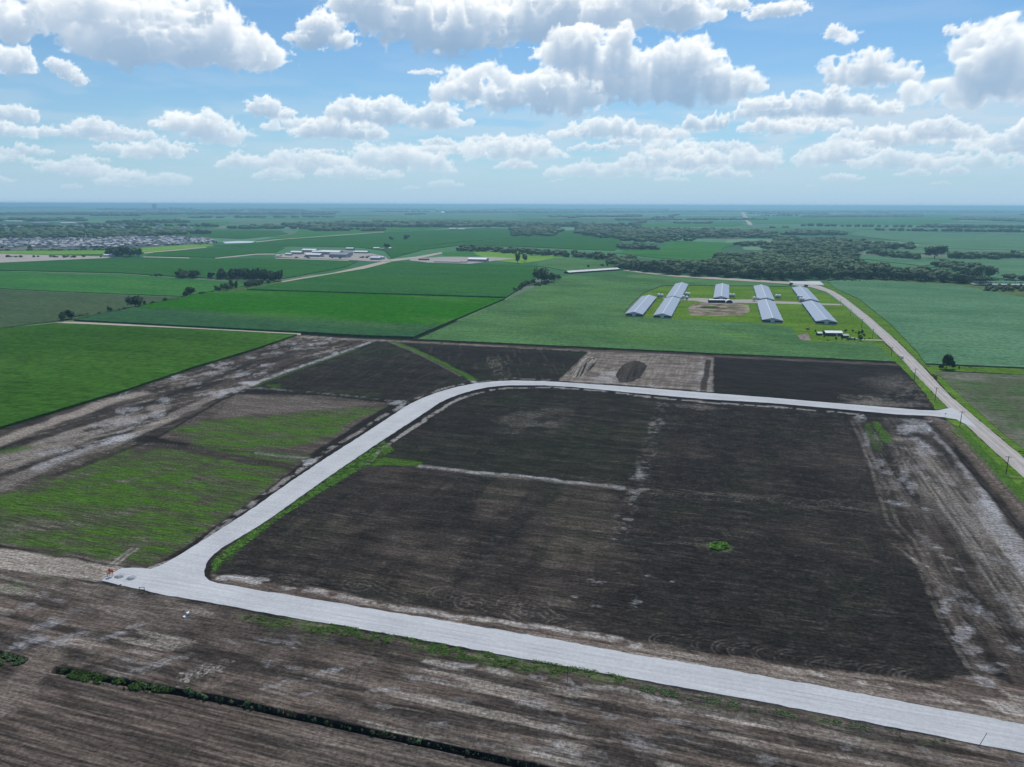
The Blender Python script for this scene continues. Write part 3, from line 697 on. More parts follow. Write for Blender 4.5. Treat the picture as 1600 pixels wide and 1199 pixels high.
for q in [(1413,669,13,5),(1434,661,18,5),(1436,671,13,4),(1460,664,11,6),(1441,697,10,4),(1432,687,9,3),(1414,676,8,3),(1374,722,8,7),(1355,686,4,9),(1411,787,10,5),(1395,786,9,2),(1341,652,6,3),(1348,656,5,4),(1424,760,7,6),(1412,742,6,9),(1426,770,3,2),(1449,795,6,2),(1478,945,6,13),(1508,985,10,9),(1500,1000,8,6),(1520,1015,9,6),(1545,1044,14,6),(1540,1065,16,6),(1465,855,5,2),(1477,870,9,1.5),(1562,1002,4,2),(1530,955,4,7),(1500,890,8,2),(1590,1015,10,4),(1570,1040,8,3),(1385,738,6,4),(1445,706,10,5)]:
    SIL += spot(*q, k=.62)
c_ = spot(1575,812,10,6,.4,k=.8)+spot(1503,760,7,8,.5,k=.5); SIL *= 1-c_; PALE *= 1-c_
tr = loops([(1333,655),(1350,690),(1368,735),(1383,780),(1393,815),(1425,850),(1448,895),(1466,940),(1490,990),(1518,1035),(1560,1085)], w=1.3, k=.42, off=(-1.7,1.7)); PALE += tr*ss(.3,.55,bl3+.1)
for o_ in range(6):
    PALE += loops([(1395+o_*5,850+o_*4),(1430+o_*12,880+o_*5),(1480+o_*14,935+o_*5),(1560+o_*14,1010+o_*6),(1640+o_*10,1070+o_*4)], w=.6, k=.28)
    PALE += loops([(1348+o_*.5,695+6*o_),(1362+o_*3,735),(1372+o_*6,775),(1380+o_*8,785)], w=.5, k=.16)
c_ = spot(1398,702,20,12,.5,k=1.0); PALE *= 1-.8*c_; SIL *= 1-c_; BRN *= 1-.6*c_
PALE += loops(spiral(1382,710,22,16,-.6,1.8,16,.0),w=.9,k=.4,off=(0,2.4,4.8))
GRN += line([(1353,662),(1361,680),(1372,702)],2.0,1.5,.5)*.4*ss(.3,.5,bl3+.1)+line([(1368,660),(1378,675),(1386,690)],3.0,1.5,.5)*.8
c_ = line([(1348,655),(1360,680),(1374,706)],1.5,1,.3)+line([(1362,656),(1376,682),(1388,712)],1.5,1,.3); PALE *= 1-.7*c_; SIL *= 1-.7*c_
PALE *= 1-.28*A['east_strip']; SIL *= 1-.22*A['east_strip']
# its outer bank: dark cut, a worn track on top, a line of stones
bank = [(1468,664),(1492,690),(1520,722),(1560,768),(1600,815),(1700,940)]
c_ = line(bank,8.5,3,.5); PALE *= 1-.92*c_; SIL *= 1-c_; BRN = BRN*(1-c_)+c_*.30*ss(.35,.65,lone)
HZ -= line(bank,5,4,.2)*1.1
trk = [(1458,655),(1484,668),(1512,695),(1545,732),(1590,782),(1700,905)]
c_ = line(trk,8,2,.3); BRN = mx(BRN,c_*.7); PALE *= 1-.7*c_; PALE += loops(trk,w=1.1,k=.5,off=(-1.2,1.2)); HZ += c_*.5
c_ = line([(1488,658),(1520,690),(1560,732),(1600,772),(1700,880)],3.5,2,.6); PALE += c_*.5*ss(.45,.6,bl3); BRN = mx(BRN,c_*.5)

# sandy track and the ground round the junction
t = A['sandy_track']; PALE = PALE*(1-t)+t*(.88+.3*st_u); BRN = mx(BRN, t); SIL *= 1-t
c_ = line([(60,876),(120,882),(150,900)],3,2,.6)+line([(0,872),(60,882),(130,898)],1.2,1,.5); PALE *= 1-.3*c_
# south strip: scraped brown ground with cream and white streaks
t = A['south_strip']; t_ = t
far_e = ss(.40,.62,fb(U/26,Vv/2.8,91,4)); BRN += t*(.22+.60*far_e*ss(.28,.52,bl2+.1)); PALE += t*(.62*ss(.55,.68,fb(U/20,Vv/1.7,93,5))*ss(.42,.6,bl2+.04)+.10*ss(.55,.7,bl3))
SIL += t*.25*ss(.66,.78,fb(U/9,Vv/2.6,95,4))
PALE += t*.30*ss(.56,.72,fb(U/60,Vv/2.2,97,4))*ss(-60,60,X)
c_ = area([(60,905),(330,945),(420,965),(400,1000),(200,985),(100,960),(40,925)],5,1.5); PALE = PALE*(1-.55*c_)+c_*.10*ss(.4,.6,bl); BRN = BRN*(1-c_)+c_*(.35+.35*bl)
GRN += spot(30,915,60,8,.8,k=.35)*ss(.45,.6,bl3)
for q in [(210,978,14,3),(182,992,14,3),(43,946,10,4),(75,975,20,5),(100,1000,30,6),(40,1005,22,5),(650,1060,10,5),(685,1131,18,4),(807,1153,9,3),(874,1166,9,3),(1035,1124,9,3),(1058,1126,8,3),(430,1072,30,4),(482,1084,20,3),(880,1032,4,1),(900,1034,4,1),(715,1043,18,2),(770,1050,10,2),(835,1059,8,1.5),(1025,1093,6,1),(520,1048,26,4),(1370,1150,14,3),(1490,1140,10,2),(1440,1170,12,3),(240,1040,40,6),(600,1078,24,3)]:
    SIL += spot(*q, k=.42)*t_
PALE += spot(315,1051,34,10,.25,k=.75)*ss(.35,.5,fb(X*2.2,Y*2.2,99,2)); SIL += spot(315,1052,30,8,.25,k=.35)*ss(.4,.55,fb(X*2.2,Y*2.2,99,2))
for q in [(60,1016,40,6),(150,1030,60,6),(330,1070,60,5),(450,1098,80,5)]:
    BRN += spot(*q, k=.5)*t_
c_ = loops([(-100,982),(0,1003),(50,1013),(100,1024),(200,1050),(330,1080),(500,1112),(650,1140)],w=.8,k=1.0); PALE *= 1-.8*c_; BRN *= 1-.8*c_; HZ -= c_*.15
# brown field below the ditch
t = A['brown_field']; rws = fb(U/22,Vv/.6,101,5); BRN += t*(.28+.6*ss(.38,.62,rws)); PALE += t*.20*ss(.55,.75,fb(U/18,Vv/1.1,103,4))*ss(.4,.65,bl2+.05); PALE += t*.10*ss(.5,.7,bl2)
c_ = line([(66,1030),(48,1060),(20,1095),(-30,1120)],6,4,1.0); BRN = mx(BRN, c_*.7); PALE += c_*.25*bl; 
c_ = spot(90,1062,26,10,.6,k=.8); BRN *= 1-.6*c_; PALE *= 1-c_
# ditch: steep north side, its shade also put into the soil covers
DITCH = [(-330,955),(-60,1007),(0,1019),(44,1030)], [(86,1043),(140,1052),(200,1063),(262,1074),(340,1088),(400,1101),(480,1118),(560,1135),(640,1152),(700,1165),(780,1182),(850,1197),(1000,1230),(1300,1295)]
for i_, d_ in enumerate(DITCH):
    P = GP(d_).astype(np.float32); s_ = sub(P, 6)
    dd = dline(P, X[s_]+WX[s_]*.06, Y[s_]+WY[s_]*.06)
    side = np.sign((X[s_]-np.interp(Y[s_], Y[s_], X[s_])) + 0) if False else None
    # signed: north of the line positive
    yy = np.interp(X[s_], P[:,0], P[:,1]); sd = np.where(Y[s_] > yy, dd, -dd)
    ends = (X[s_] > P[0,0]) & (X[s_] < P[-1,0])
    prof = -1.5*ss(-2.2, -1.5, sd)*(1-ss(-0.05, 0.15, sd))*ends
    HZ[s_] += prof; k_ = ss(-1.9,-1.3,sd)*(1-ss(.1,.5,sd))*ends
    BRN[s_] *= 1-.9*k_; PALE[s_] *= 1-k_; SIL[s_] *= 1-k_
# greens: weeds along the roads
VERGE_E = [(330,884),(338,872),(352,860),(400,826),(440,801),(500,757),(560,716),(600,690),(615,704),(575,724),(560,735),(500,770),(440,808),(370,862),(335,893)]
GRN += area(VERGE_E,1.3,.5)*.6*ss(.3,.5,bl3+.12)*(1-.7*area([(330,893),(335,872),(360,862),(350,885)],1))
GRN += area([(565,722),(600,716),(640,720),(662,722),(650,729),(600,727),(570,732)],1.2,.4)*.9
c_ = spot(578,722,10,6,.6,k=.8); GRN *= 1-c_; SIL += spot(570,724,6,3,k=.6)
VERGE_S = [(380,960),(470,968),(560,982),(700,1008),(800,1026),(960,1054),(1000,1066),(950,1068),(860,1053),(740,1034),(640,1012),(540,994),(440,982),(385,968)]
GRN += area(VERGE_S,1.2,.6)*.34*ss(.38,.55,bl3+.05)
c_ = area([(400,965),(560,990),(800,1035),(1000,1068),(1200,1105),(1500,1165),(1500,1180),(1200,1122),(1000,1086),(800,1052),(640,1030),(500,1005),(420,985)],2,.6); PALE *= 1-.75*c_; SIL *= 1-.7*c_; BRN = BRN*(1-.6*c_)+.15*c_; GRN += c_*.16*ss(.5,.65,bl3)
edge_line([(640,1030),(700,1038),(770,1046),(860,1060),(960,1078),(1060,1096)],1.2,.6,.5)
PALE += line([(850,1028),(1000,1054),(1200,1096),(1400,1136)],1.0,.6,.1)*.2
GRN += line([(614,534),(650,548),(690,567),(742,594)],3.6,1.4,.4)*.95; SIL += line([(610,534),(640,545),(665,556)],2.0,1,.3)*.5
PALE += line([(612,536),(660,556),(720,588)],1,1,.3)*.3; SIL += line([(735,592),(744,598)],2.5,1,.3)*.6
SIL += line([(398,606),(500,614),(560,620),(612,627)],1.6,1.4,.5)*.35*ss(.4,.6,bl3)+spot(624,629,12,3,k=.8)+spot(628,637,6,3,k=.6)
GRN += line([(870,600),(960,604),(1060,611)],1.6,1,.3)*.35*ss(.4,.6,bl3)
wt = spot(1123,855,22,7,.5,k=.8); GRN += wt*.5; PALE += wt*.45; BRN += wt*.3
# grass verge of the county road belongs to its own sheet; rough grass under it
VG = area([(1465,640),(1485,655),(1510,668),(1600,755),(1720,880),(1720,905),(1600,790),(1540,725),(1500,680),(1478,655)],1.0,.2)
GRN += VG; 
PALE = np.clip(PALE,0,1); GRN = np.clip(GRN,0,1); BRN = np.clip(BRN,0,1); SIL = np.clip(SIL,0,1)
SIL *= 1-.5*GRN; PALE *= 1-.3*GRN
# little relief: clods, and the two terraces of the road bench
HZ += (bl-.5)*.35*np.clip(1-A['brown_field'],0.2,1)
HZ = np.where(RR > RAD[-1]-8, HZ*0, HZ).astype(np.float32)

ORDER = [('west_strip','bare_strip'),('triangle_field','ploughed_field'),('swirl_field','ploughed_field'),('graded_pad','graded_ground'),('black_field','ploughed_field'),
 ('north_plot','ploughed_field'),('east_plot','ploughed_field'),('south_plot','ploughed_field'),('east_strip','bare_strip'),('upper_weeds','weedy_field'),('lower_weeds','weedy_field'),
 ('sandy_track','sandy_track'),('south_strip','scraped_ground'),('brown_field','harrowed_field')]
REG = np.zeros((NR-1, NA-1), np.int32)
for i_, (k_, _n) in enumerate(ORDER):
    a_ = A[k_]; c_ = (a_[:-1,:-1]+a_[1:,1:])*.5; REG[c_ > .5] = i_+1
CO = np.stack([X, Y, HZ], -1).reshape(-1, 3); CV = np.stack([PALE, GRN, BRN, SIL], -1).reshape(-1, 4)
IDX = np.arange(NR*NA).reshape(NR, NA)
FQ = np.stack([IDX[:-1,:-1], IDX[1:,:-1], IDX[1:,1:], IDX[:-1,1:]], -1)
# normals of the whole sheet, so that the pieces shade as one ground
gx = np.gradient(CO.reshape(NR,NA,3), axis=0); gy = np.gradient(CO.reshape(NR,NA,3), axis=1)
NRM = -np.cross(gx, gy).reshape(-1,3); NRM /= np.linalg.norm(NRM,axis=1)[:,None]
if NRM[0,2] < 0: NRM = -NRM
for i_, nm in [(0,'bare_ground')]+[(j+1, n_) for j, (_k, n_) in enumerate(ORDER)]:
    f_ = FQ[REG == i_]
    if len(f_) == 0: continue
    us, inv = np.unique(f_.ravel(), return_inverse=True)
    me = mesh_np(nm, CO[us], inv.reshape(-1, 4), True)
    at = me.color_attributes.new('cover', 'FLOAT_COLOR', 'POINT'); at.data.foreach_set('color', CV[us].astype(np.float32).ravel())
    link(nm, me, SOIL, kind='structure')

# the rest of the country: flat sheet round and beyond the fine ground, out to the horizon
def country():
    rs = [0, 40, R0+2] + list(np.geomspace(R0+30, R1-60, 8)) + [RAD[-1]-12] + list(np.geomspace(RAD[-1]+60, 62000, 46)); az = np.radians(np.arange(-180, 180, 2.0))
    V = []; 
    for r in rs:
        for a in az: V.append((math.sin(a)*r, math.cos(a)*r, -0.06))
    n = len(az); F = []
    for i in range(len(rs)-1):
        for j in range(n):
            d = math.degrees(az[j])
            if rs[i] >= R0 and rs[i+1] <= RAD[-1]-11 and -48 <= d < 48: continue
            F.append((i*n+j, (i+1)*n+j, (i+1)*n+(j+1) % n, i*n+(j+1) % n))
    me = mesh_np('farmland', np.array(V), np.array(F)); link('farmland', me, M_FAR, kind='structure')
country()

# ------------------------------------------------------------------ roads, tracks, crops and grass
from mathutils.geometry import tessellate_polygon
def ragged(P, step, jit, seed=0):
    r = random.Random(seed); out = []; n = len(P)
    for i in range(n):
        a = np.array(P[i]); b = np.array(P[(i+1) % n]); L = np.linalg.norm(b-a); d = np.linalg.norm((a+b)/2)
        s_ = step*max(1, d/500.0); k = min(60, max(1, int(L/s_))); nn = np.array([-(b-a)[1], (b-a)[0]])/(L+1e-9)
        for j in range(k):
            p = a+(b-a)*j/k
            if j: p = p+nn*r.uniform(-jit, jit)
            out.append(p)
    return out
def slab(name, px, h, mat, z0=-0.3, step=7, jit=0.35, seed=0, ground=False, **k):
    P = [tuple(p) for p in (px if ground else GP(px))]
    P = ragged(P, step, jit, seed); n = len(P)
    tri = tessellate_polygon([[Vector((p[0], p[1], 0)) for p in P]])
    V = [(p[0], p[1], h) for p in P] + [(p[0], p[1], z0) for p in P]
    ar = sum(P[i][0]*P[(i+1) % n][1]-P[(i+1) % n][0]*P[i][1] for i in range(n))
    F = []
    for a, b, c in tri:
        q = (P[b][0]-P[a][0])*(P[c][1]-P[a][1])-(P[c][0]-P[a][0])*(P[b][1]-P[a][1])
        F.append((a, b, c) if q > 0 else (a, c, b))
    for i in range(n):
        j = (i+1) % n; F.append((i, i+n, j+n, j) if ar > 0 else (i, j, j+n, i+n))
    return link(name, mesh(name, V, F), mat, **k)

# new gravel road: one bench 0.15 m above the soil
ROAD = [(158,908),(176,896),(190,888.5),(210,888),(234.6,890),(252,884),(268,875),(287,864),(301,855),(330,837),(383,803),(400,792),(437,765),(505,719),(575,674.5),(608,652.5),(640,632),(664,621),(687,612.5),(714,605),(742,599.5),(770,596.5),(800,595),(850,596),(900,599),(1000,606),(1100,614),(1200,621.5),(1300,630),(1400,638),(1440,641.5),(1462,642),(1485,638),
 (1500,643),(1527,669),(1510,664),(1495,656),(1475,652.5),(1450,650),(1400,648),(1300,638.5),(1200,629.8),(1100,624),(1000,615.3),(900,605.5),(850,602.5),(800,602.5),(780,603.5),(762,605.5),(743,609.5),(725,614.5),(706,621),(687,629.5),(650,654.5),(600,687),(562,712.5),(500,755),(437,800),(400,825),(346,857),(330,871),(322,882),(319,892),(320,901),(327,908),(340,912),(400,922.5),(500,938.5),(600,955.5),(700,971.5),(800,988.5),(900,1006),(1000,1025),(1100,1041),(1200,1058.5),(1300,1076.5),(1400,1095),(1500,1113.5),(1600,1133),(1750,1162),(2100,1230),
 (2100,1277),(1750,1209),(1600,1178),(1500,1158.5),(1400,1138),(1300,1119),(1200,1099),(1100,1081),(1000,1063),(900,1045),(800,1027),(700,1008),(600,990),(550,981),(500,973),(400,956),(350,946),(310,939),(254,930),(220,921.5),(186,915)]
slab('gravel_road', ROAD, 0.16, M_ROAD, step=2.2, jit=0.22, kind='structure')
CROAD = [(1236,441),(1262,444.5),(1282,447),(1302,455),(1320,466),(1360,497),(1400,532),(1437,568.5),(1485,619.5),(1550,674.5),(1600,716.5),(1760,852),(2000,1055),(2000,1112),(1760,893),(1600,747),(1540,693),(1510,665),(1480,636.5),(1425,580),(1407,559),(1380,532),(1350,503),(1315,473),(1292,456.5),(1267,449),(1236,445.5)]
slab('county_road', CROAD, 0.12, M_COUNTY, step=5, jit=0.2, kind='structure')
slab('dirt_road', [(968,420.5),(985,422),(1010,425),(1050,430),(1130,434.5),(1236,441),(1240,444.5),(1130,437.5),(1050,432.2),(1000,426.5),(975,423)], 0.22, M_TRACK, kind='structure')
slab('field_lane', [(86,502.8),(115,503),(300,511),(470,521),(470,524),(300,514.6),(92,505.5)], 0.10, M_TRACK, kind='structure', jit=.5)
for q in [[(440,440.5),(475,434),(520,427),(560,418),(604,407.5),(612,409.5),(570,421),(520,429.5),(475,436.5),(440,442.5)],
          [(604,406.5),(650,401.5),(690,394.5),(694,395.8),(660,403.5),(612,409)],
          [(225,395),(270,391),(322,385.5),(323,387),(270,392.6),(225,396.6)],
          [(224,401.3),(296,403),(296,404.2),(224,402.4)],[(336,403.5),(370,400),(400,397),(430,396.8),(430,398),(400,398.4),(370,401.7),(337,404.6)],
          [(430,403.5),(470,404.6),(545,407),(545,408.3),(470,406),(430,404.6)],
          [(400,378),(440,373.5),(520,368),(600,362.2),(600,363.2),(520,369.2),(440,375),(400,379.6)],
          [(1153,322.5),(1157,322.5),(1176,352),(1170,352),(1163,343)]]:
    slab('gravel_lane', q, 0.5, M_TRACK, kind='structure', jit=0.3)
slab('driveway', [(1345,530.4),(1378,531.2),(1382,532.8),(1346,531.9)], 0.14, M_TRACK, kind='structure')
slab('concrete_pad', [(1233,440),(1281,440),(1288,446),(1268,445.6),(1236,443.4)], 0.45, M_CONC, kind='structure')

crops = [  # name, outline, height, material, label
 ('corn_field',[(-330,557),(0,515.5),(90,506.5),(300,515.5),(464,524.5),(400,546.5),(300,576.5),(200,610.5),(100,640.5),(0,671),(-330,788)],1.3,M_CORN,'bright green corn field at the left edge, beside the bare muddy strip'),
 ('corn_field',[(116,502.2),(200,484.5),(270,470),(330,458.5),(384,455.4),(789,468.4),(646,529.3),(560,526.5),(470,521)],1.9,M_CORN3,'large vivid green corn field in the middle, north of the bare earth'),
 ('corn_field',[(386,453.6),(440,443),(520,429.5),(570,421.3),(612,410.5),(682,412),(840,416.5),(830,441),(791,466)],1.7,M_CORN2,'darker green corn field behind the vivid one, reaching the farm sheds'),
 ('soybean_field',[(652,531.2),(793,468.5),(838,448),(881,432),(935,428.5),(975,426.4),(1000,427.5),(1050,433.5),(1130,438.5),(1232,446),(1232,448),(1060,446.4),(1033,447.4),(1003,460),(985,477),(972,497),(1080,500.5),(1195,506.5),(1238,513),(1249,531),(1265,536),(1330,535),(1366,537.5),(1399,566.5),(1260,559.5),(1115,553.5),(1000,547.5),(800,538)],0.8,M_SOY,'wide soybean field wrapping round the long barns'),
 ('soybean_field',[(1291,440),(1340,437.5),(1500,447),(1600,466),(1800,490),(1800,590),(1600,575.5),(1500,571.5),(1446,569.5),(1432,550),(1392,508),(1342,468),(1308,453)],0.8,M_SOY2,'blue green soybean field right of the county road'),
 ('thin_crop_field',[(1462,581),(1600,586.5),(1800,598),(2100,620),(2100,1120),(1800,870),(1600,703),(1560,672),(1500,618)],0.25,M_SPARSE,'patchy grey green young crop right of the county road, below the round tree'),
 ('dull_crop_field',[(-330,470),(0,453),(100,458),(282,465.5),(200,482),(120,499),(88,502.5),(0,514),(-330,556)],0.7,M_DULL,'dull grey green field behind the corn at the left'),
 ('light_crop_field',[(-330,430),(0,425),(190,429.5),(300,437),(345,440.5),(440,439.6),(330,456),(284,464),(100,456.5),(0,451.6),(-330,468)],0.9,M_LIGHT,'light green field behind the dull one, left of the tree line'),
 ('corn_field',[(-330,417),(0,411.5),(100,407),(165,404.5),(225,403.5),(300,405),(430,405),(560,409),(540,418),(445,436),(345,436),(300,434.5),(190,427.3),(0,423),(-330,428)],1.2,M_CORN2,'deep green field in front of the suburb at the left'),
]
for nm, px, h, m, lab in crops:
    slab(nm, px, h, m, kind='stuff', seed=len(px), label=lab)
far_fields = [
 ([(228,400.8),(300,402),(336,403),(400,396.5),(430,396),(445,388),(430,383),(330,388),(240,395)],1.0,M_CORN2),
 ([(330,385),(400,379.5),(440,375),(600,363.5),(760,356.5),(860,360),(960,362),(960,372),(830,371),(720,378),(600,392),(560,387),(440,385)],1.2,M_CORN2),
 ([(600,392),(720,379),(830,372),(960,373),(975,380),(960,392),(900,390),(800,385),(720,384),(660,391),(612,404)],1.4,M_CORN2),
 ([(440,374),(600,362.5),(700,357),(730,352.5),(560,350.5),(470,357),(460,366),(400,377)],1.0,M_LIGHT),
 ([(735,391),(790,390),(838,398),(900,402),(868,404),(845,408),(815,412),(770,408),(745,399)],0.5,M_LIME),
 ([(690,395),(735,392),(760,400),(700,403)],0.45,M_LIGHT),
 ([(838,412),(880,405),(960,409),(975,419),(888,424),(840,416)],0.6,M_SOY),
 ([(962,396),(985,390),(1030,391),(1042,376),(1160,381),(1132,387),(1116,405),(1090,408),(1030,404)],0.9,M_LIGHT),
 ([(100,355),(230,350.5),(360,346.5),(352,351),(335,356.5),(110,357.5)],1.1,M_LIGHT),
 ([(230,361.5),(330,360),(440,361),(450,366),(380,374),(335,372),(250,367)],1.1,M_CORN2),
 ([(0,393),(160,392),(330,381),(335,385),(225,395),(160,398),(60,399),(0,397)],0.8,M_LIME),
 ([(1335,363),(1420,363),(1600,369),(1800,378),(1800,394),(1600,392),(1425,388),(1440,382),(1380,374),(1330,368)],0.9,M_SOY2),
 ([(1370,388),(1600,394),(1800,400),(1800,402),(1450,397),(1362,393)],0.8,M_SOY2),
 ([(1285,399),(1350,399),(1440,405),(1600,405),(1800,412),(1800,455),(1600,440),(1545,434),(1535,420),(1500,411),(1440,416),(1370,408)],0.7,M_SOY2),
 ([(1150,352),(1320,352),(1440,356),(1600,360),(1800,364),(1800,374),(1600,368),(1420,361),(1320,358),(1180,358)],0.9,M_SOY2),
 ([(1160,341),(1320,336),(1500,335),(1500,346),(1440,352),(1300,351),(1180,350)],0.9,M_LIGHT),
 ([(960,350),(1150,348),(1165,353),(1000,355)],1.0,M_LIGHT),
 ([(600,334),(800,334),(860,341),(640,343)],1.1,M_SOY2),
 ([(1060,366),(1180,364),(1190,371),(1140,374),(1080,372)],0.8,M_SPARSE),
 ([(800,330),(900,330),(920,338),(810,339)],1.1,M_LIGHT),
]
for i_, (px, h, m) in enumerate(far_fields):
    slab('distant_field', px, h+0.03*i_, m, jit=2.0, step=20, seed=i_, kind='structure')
slab('bare_site', [(-330,402),(0,396),(60,399),(120,400.5),(200,402),(160,404),(100,406.5),(0,411),(-330,416)], 0.6, gravel_material('disturbed_ground',(0.28,0.22,0.19),(0.5,0.46,0.42)), jit=3, step=20, kind='structure')
slab('town_ground', [(-330,372),(0,364),(160,362),(330,369),(336,380),(300,384),(160,388),(0,392),(-330,398)], 0.4, gravel_material('town_lots',(0.09,0.11,0.07),(0.22,0.21,0.19)), jit=3, step=20, kind='structure')
slab('far_lake', [(348,379),(372,377.6),(398,378),(392,380.4),(352,381.4)], 1.6, plain('pale_water',(0.6,0.62,0.63),0.4), kind='structure', jit=1)

# worn wheel lines on the gravel
M_RUT = gravel_material('packed_gravel', (0.40,0.40,0.40), (0.53,0.53,0.525)); M_RUT2 = gravel_material('packed_tan_gravel', (0.41,0.38,0.345), (0.505,0.475,0.435), along=BR+math.pi/2)
def rut(px, off, w, z, mat, seed):
    P = GP(px); Q = []
    for i in range(len(P)-1):
        L = np.linalg.norm(P[i+1]-P[i]); n = max(2, int(L/6))
        for j in range(n): Q.append(P[i]+(P[i+1]-P[i])*j/n)
    Q.append(P[-1]); Q = np.array(Q); d = np.gradient(Q, axis=0); d /= np.linalg.norm(d, axis=1)[:, None]+1e-9; N = np.stack([-d[:,1], d[:,0]], 1)
    s_ = np.arange(len(Q)); wob = (fb(s_*.08, s_*0+seed, seed, 3)-.5)*1.3; ww = w*(0.35+1.1*fb(s_*.11, s_*0, seed+3, 3))
    A_, B_ = Q+N*(off+wob-ww/2)[:, None], Q+N*(off+wob+ww/2)[:, None]; n = len(Q)
    V = np.concatenate([np.c_[A_, np.full(n, z)], np.c_[B_, np.full(n, z)]]); F = [(i, i+1, n+i+1, n+i) for i in range(n-1)]
    me = mesh('wheel_rut', V, F); link('wheel_rut', me, mat, kind='structure')
C_LOW = [(190,903),(250,908),(330,922),(400,939),(500,955),(600,972),(700,990),(800,1008),(1000,1044),(1200,1079),(1400,1117),(1600,1156),(1740,1184),(2090,1252)]
C_NE = [(300,902),(296,885),(310,870),(360,838),(470,758),(550,704),(600,672),(650,641),(690,620),(740,604.5),(800,598.8),(900,602),(1000,610.5),(1100,619),(1200,625.5),(1300,634),(1400,643),(1470,647)]
for k_, o_ in enumerate((-2.2,-.4,1.9)):
    rut(C_LOW, o_, .55, .168+.004*k_, M_RUT, 3+k_*7); rut(C_NE, o_*.85, .5, .19+.004*k_, M_RUT, 5+k_*9)
C_CR = [(1275,446.5),(1306,460),(1337,485),(1365,509),(1392,534),(1422,566),(1455,599),(1498,642),(1570,702),(1640,765),(1740,858),(1980,1068)]
for k_, o_ in enumerate((-1.9,1.7)): rut(C_CR, o_, 1.3, .129+.004*k_, M_RUT2, 31+k_*5)
# grass
slab('barn_yard_grass', [(972,498),(1003,461),(1033,448),(1060,447),(1236,448.6),(1264,449.6),(1290,457.5),(1313,474),(1349,504),(1377,532),(1366,538),(1330,535.6),(1265,536.6),(1249,531.5),(1236,514),(1195,507),(1080,501)], 0.10, M_GRASS, kind='structure', step=5, jit=.5)
slab('yard_lane', [(1030,465.3),(1060,467.5),(1078,466),(1110,466.6),(1140,468.6),(1175,468.2),(1200,470.4),(1240,471.8),(1280,474.2),(1315,475.5),(1316,477.5),(1280,476.6),(1240,475.4),(1190,474.2),(1150,473.3),(1120,475.5),(1100,473),(1085,470),(1060,469.8),(1040,468)], 0.15, M_YARD, kind='structure', jit=.6)
slab('bare_patch', [(1075,482),(1082,476.5),(1100,473),(1145,472.8),(1170,478),(1172,487),(1160,493),(1110,494.5),(1078,493)], 0.14, crop_material('trodden_earth',(0.12,0.10,0.06),(0.30,0.25,0.19),(0.06,0.10,0.02),patch=(.05,.07),lo=.4,hi=.6), kind='structure', jit=1.2)
slab('verge_grass', [(1378,533),(1409,562),(1426,581.5),(1481,638),(1462,641),(1452,625),(1430,596),(1400,567),(1366,538)], 0.14, M_VERGE, kind='structure', jit=.7, step=4)
slab('verge_grass', [(1496,657),(1511,667),(1541,695),(1600,749),(1760,896),(2000,1115),(2000,1172),(1760,945),(1600,788),(1560,745),(1520,705),(1492,678),(1478,658)], 0.10, M_VERGE, kind='structure', jit=.7, step=4)
slab('verge_grass', [(1283,446),(1303,454.5),(1321,465.5),(1361,496.5),(1401,531.5),(1438,568),(1486,619),(1551,674),(1600,715.5),(1760,851),(2000,1054),(2000,1022),(1760,835),(1600,698),(1550,660),(1500,612),(1464,582),(1474,579),(1800,597),(1800,591),(1600,577),(1500,572.5),(1447,570.5),(1436,552),(1393,507),(1343,467),(1308,452),(1290,440)], 0.08, M_VERGE, kind='structure', jit=.7, step=4)
slab('fence_row_grass', [(60,512),(118,498),(200,480.5),(280,465),(330,456.6),(384,449),(441,439.5),(443,441.8),(386,453),(330,458),(270,469.6),(200,484),(116,502),(90,504)], 0.05, M_FLOOR, kind='structure', jit=.8)
slab('rough_pasture', [(1290,436),(1370,434),(1480,441),(1545,446),(1600,452),(1800,470),(1800,490),(1600,465.5),(1500,446.5),(1340,437)], 0.12, M_FLOOR, kind='structure', jit=1.5)

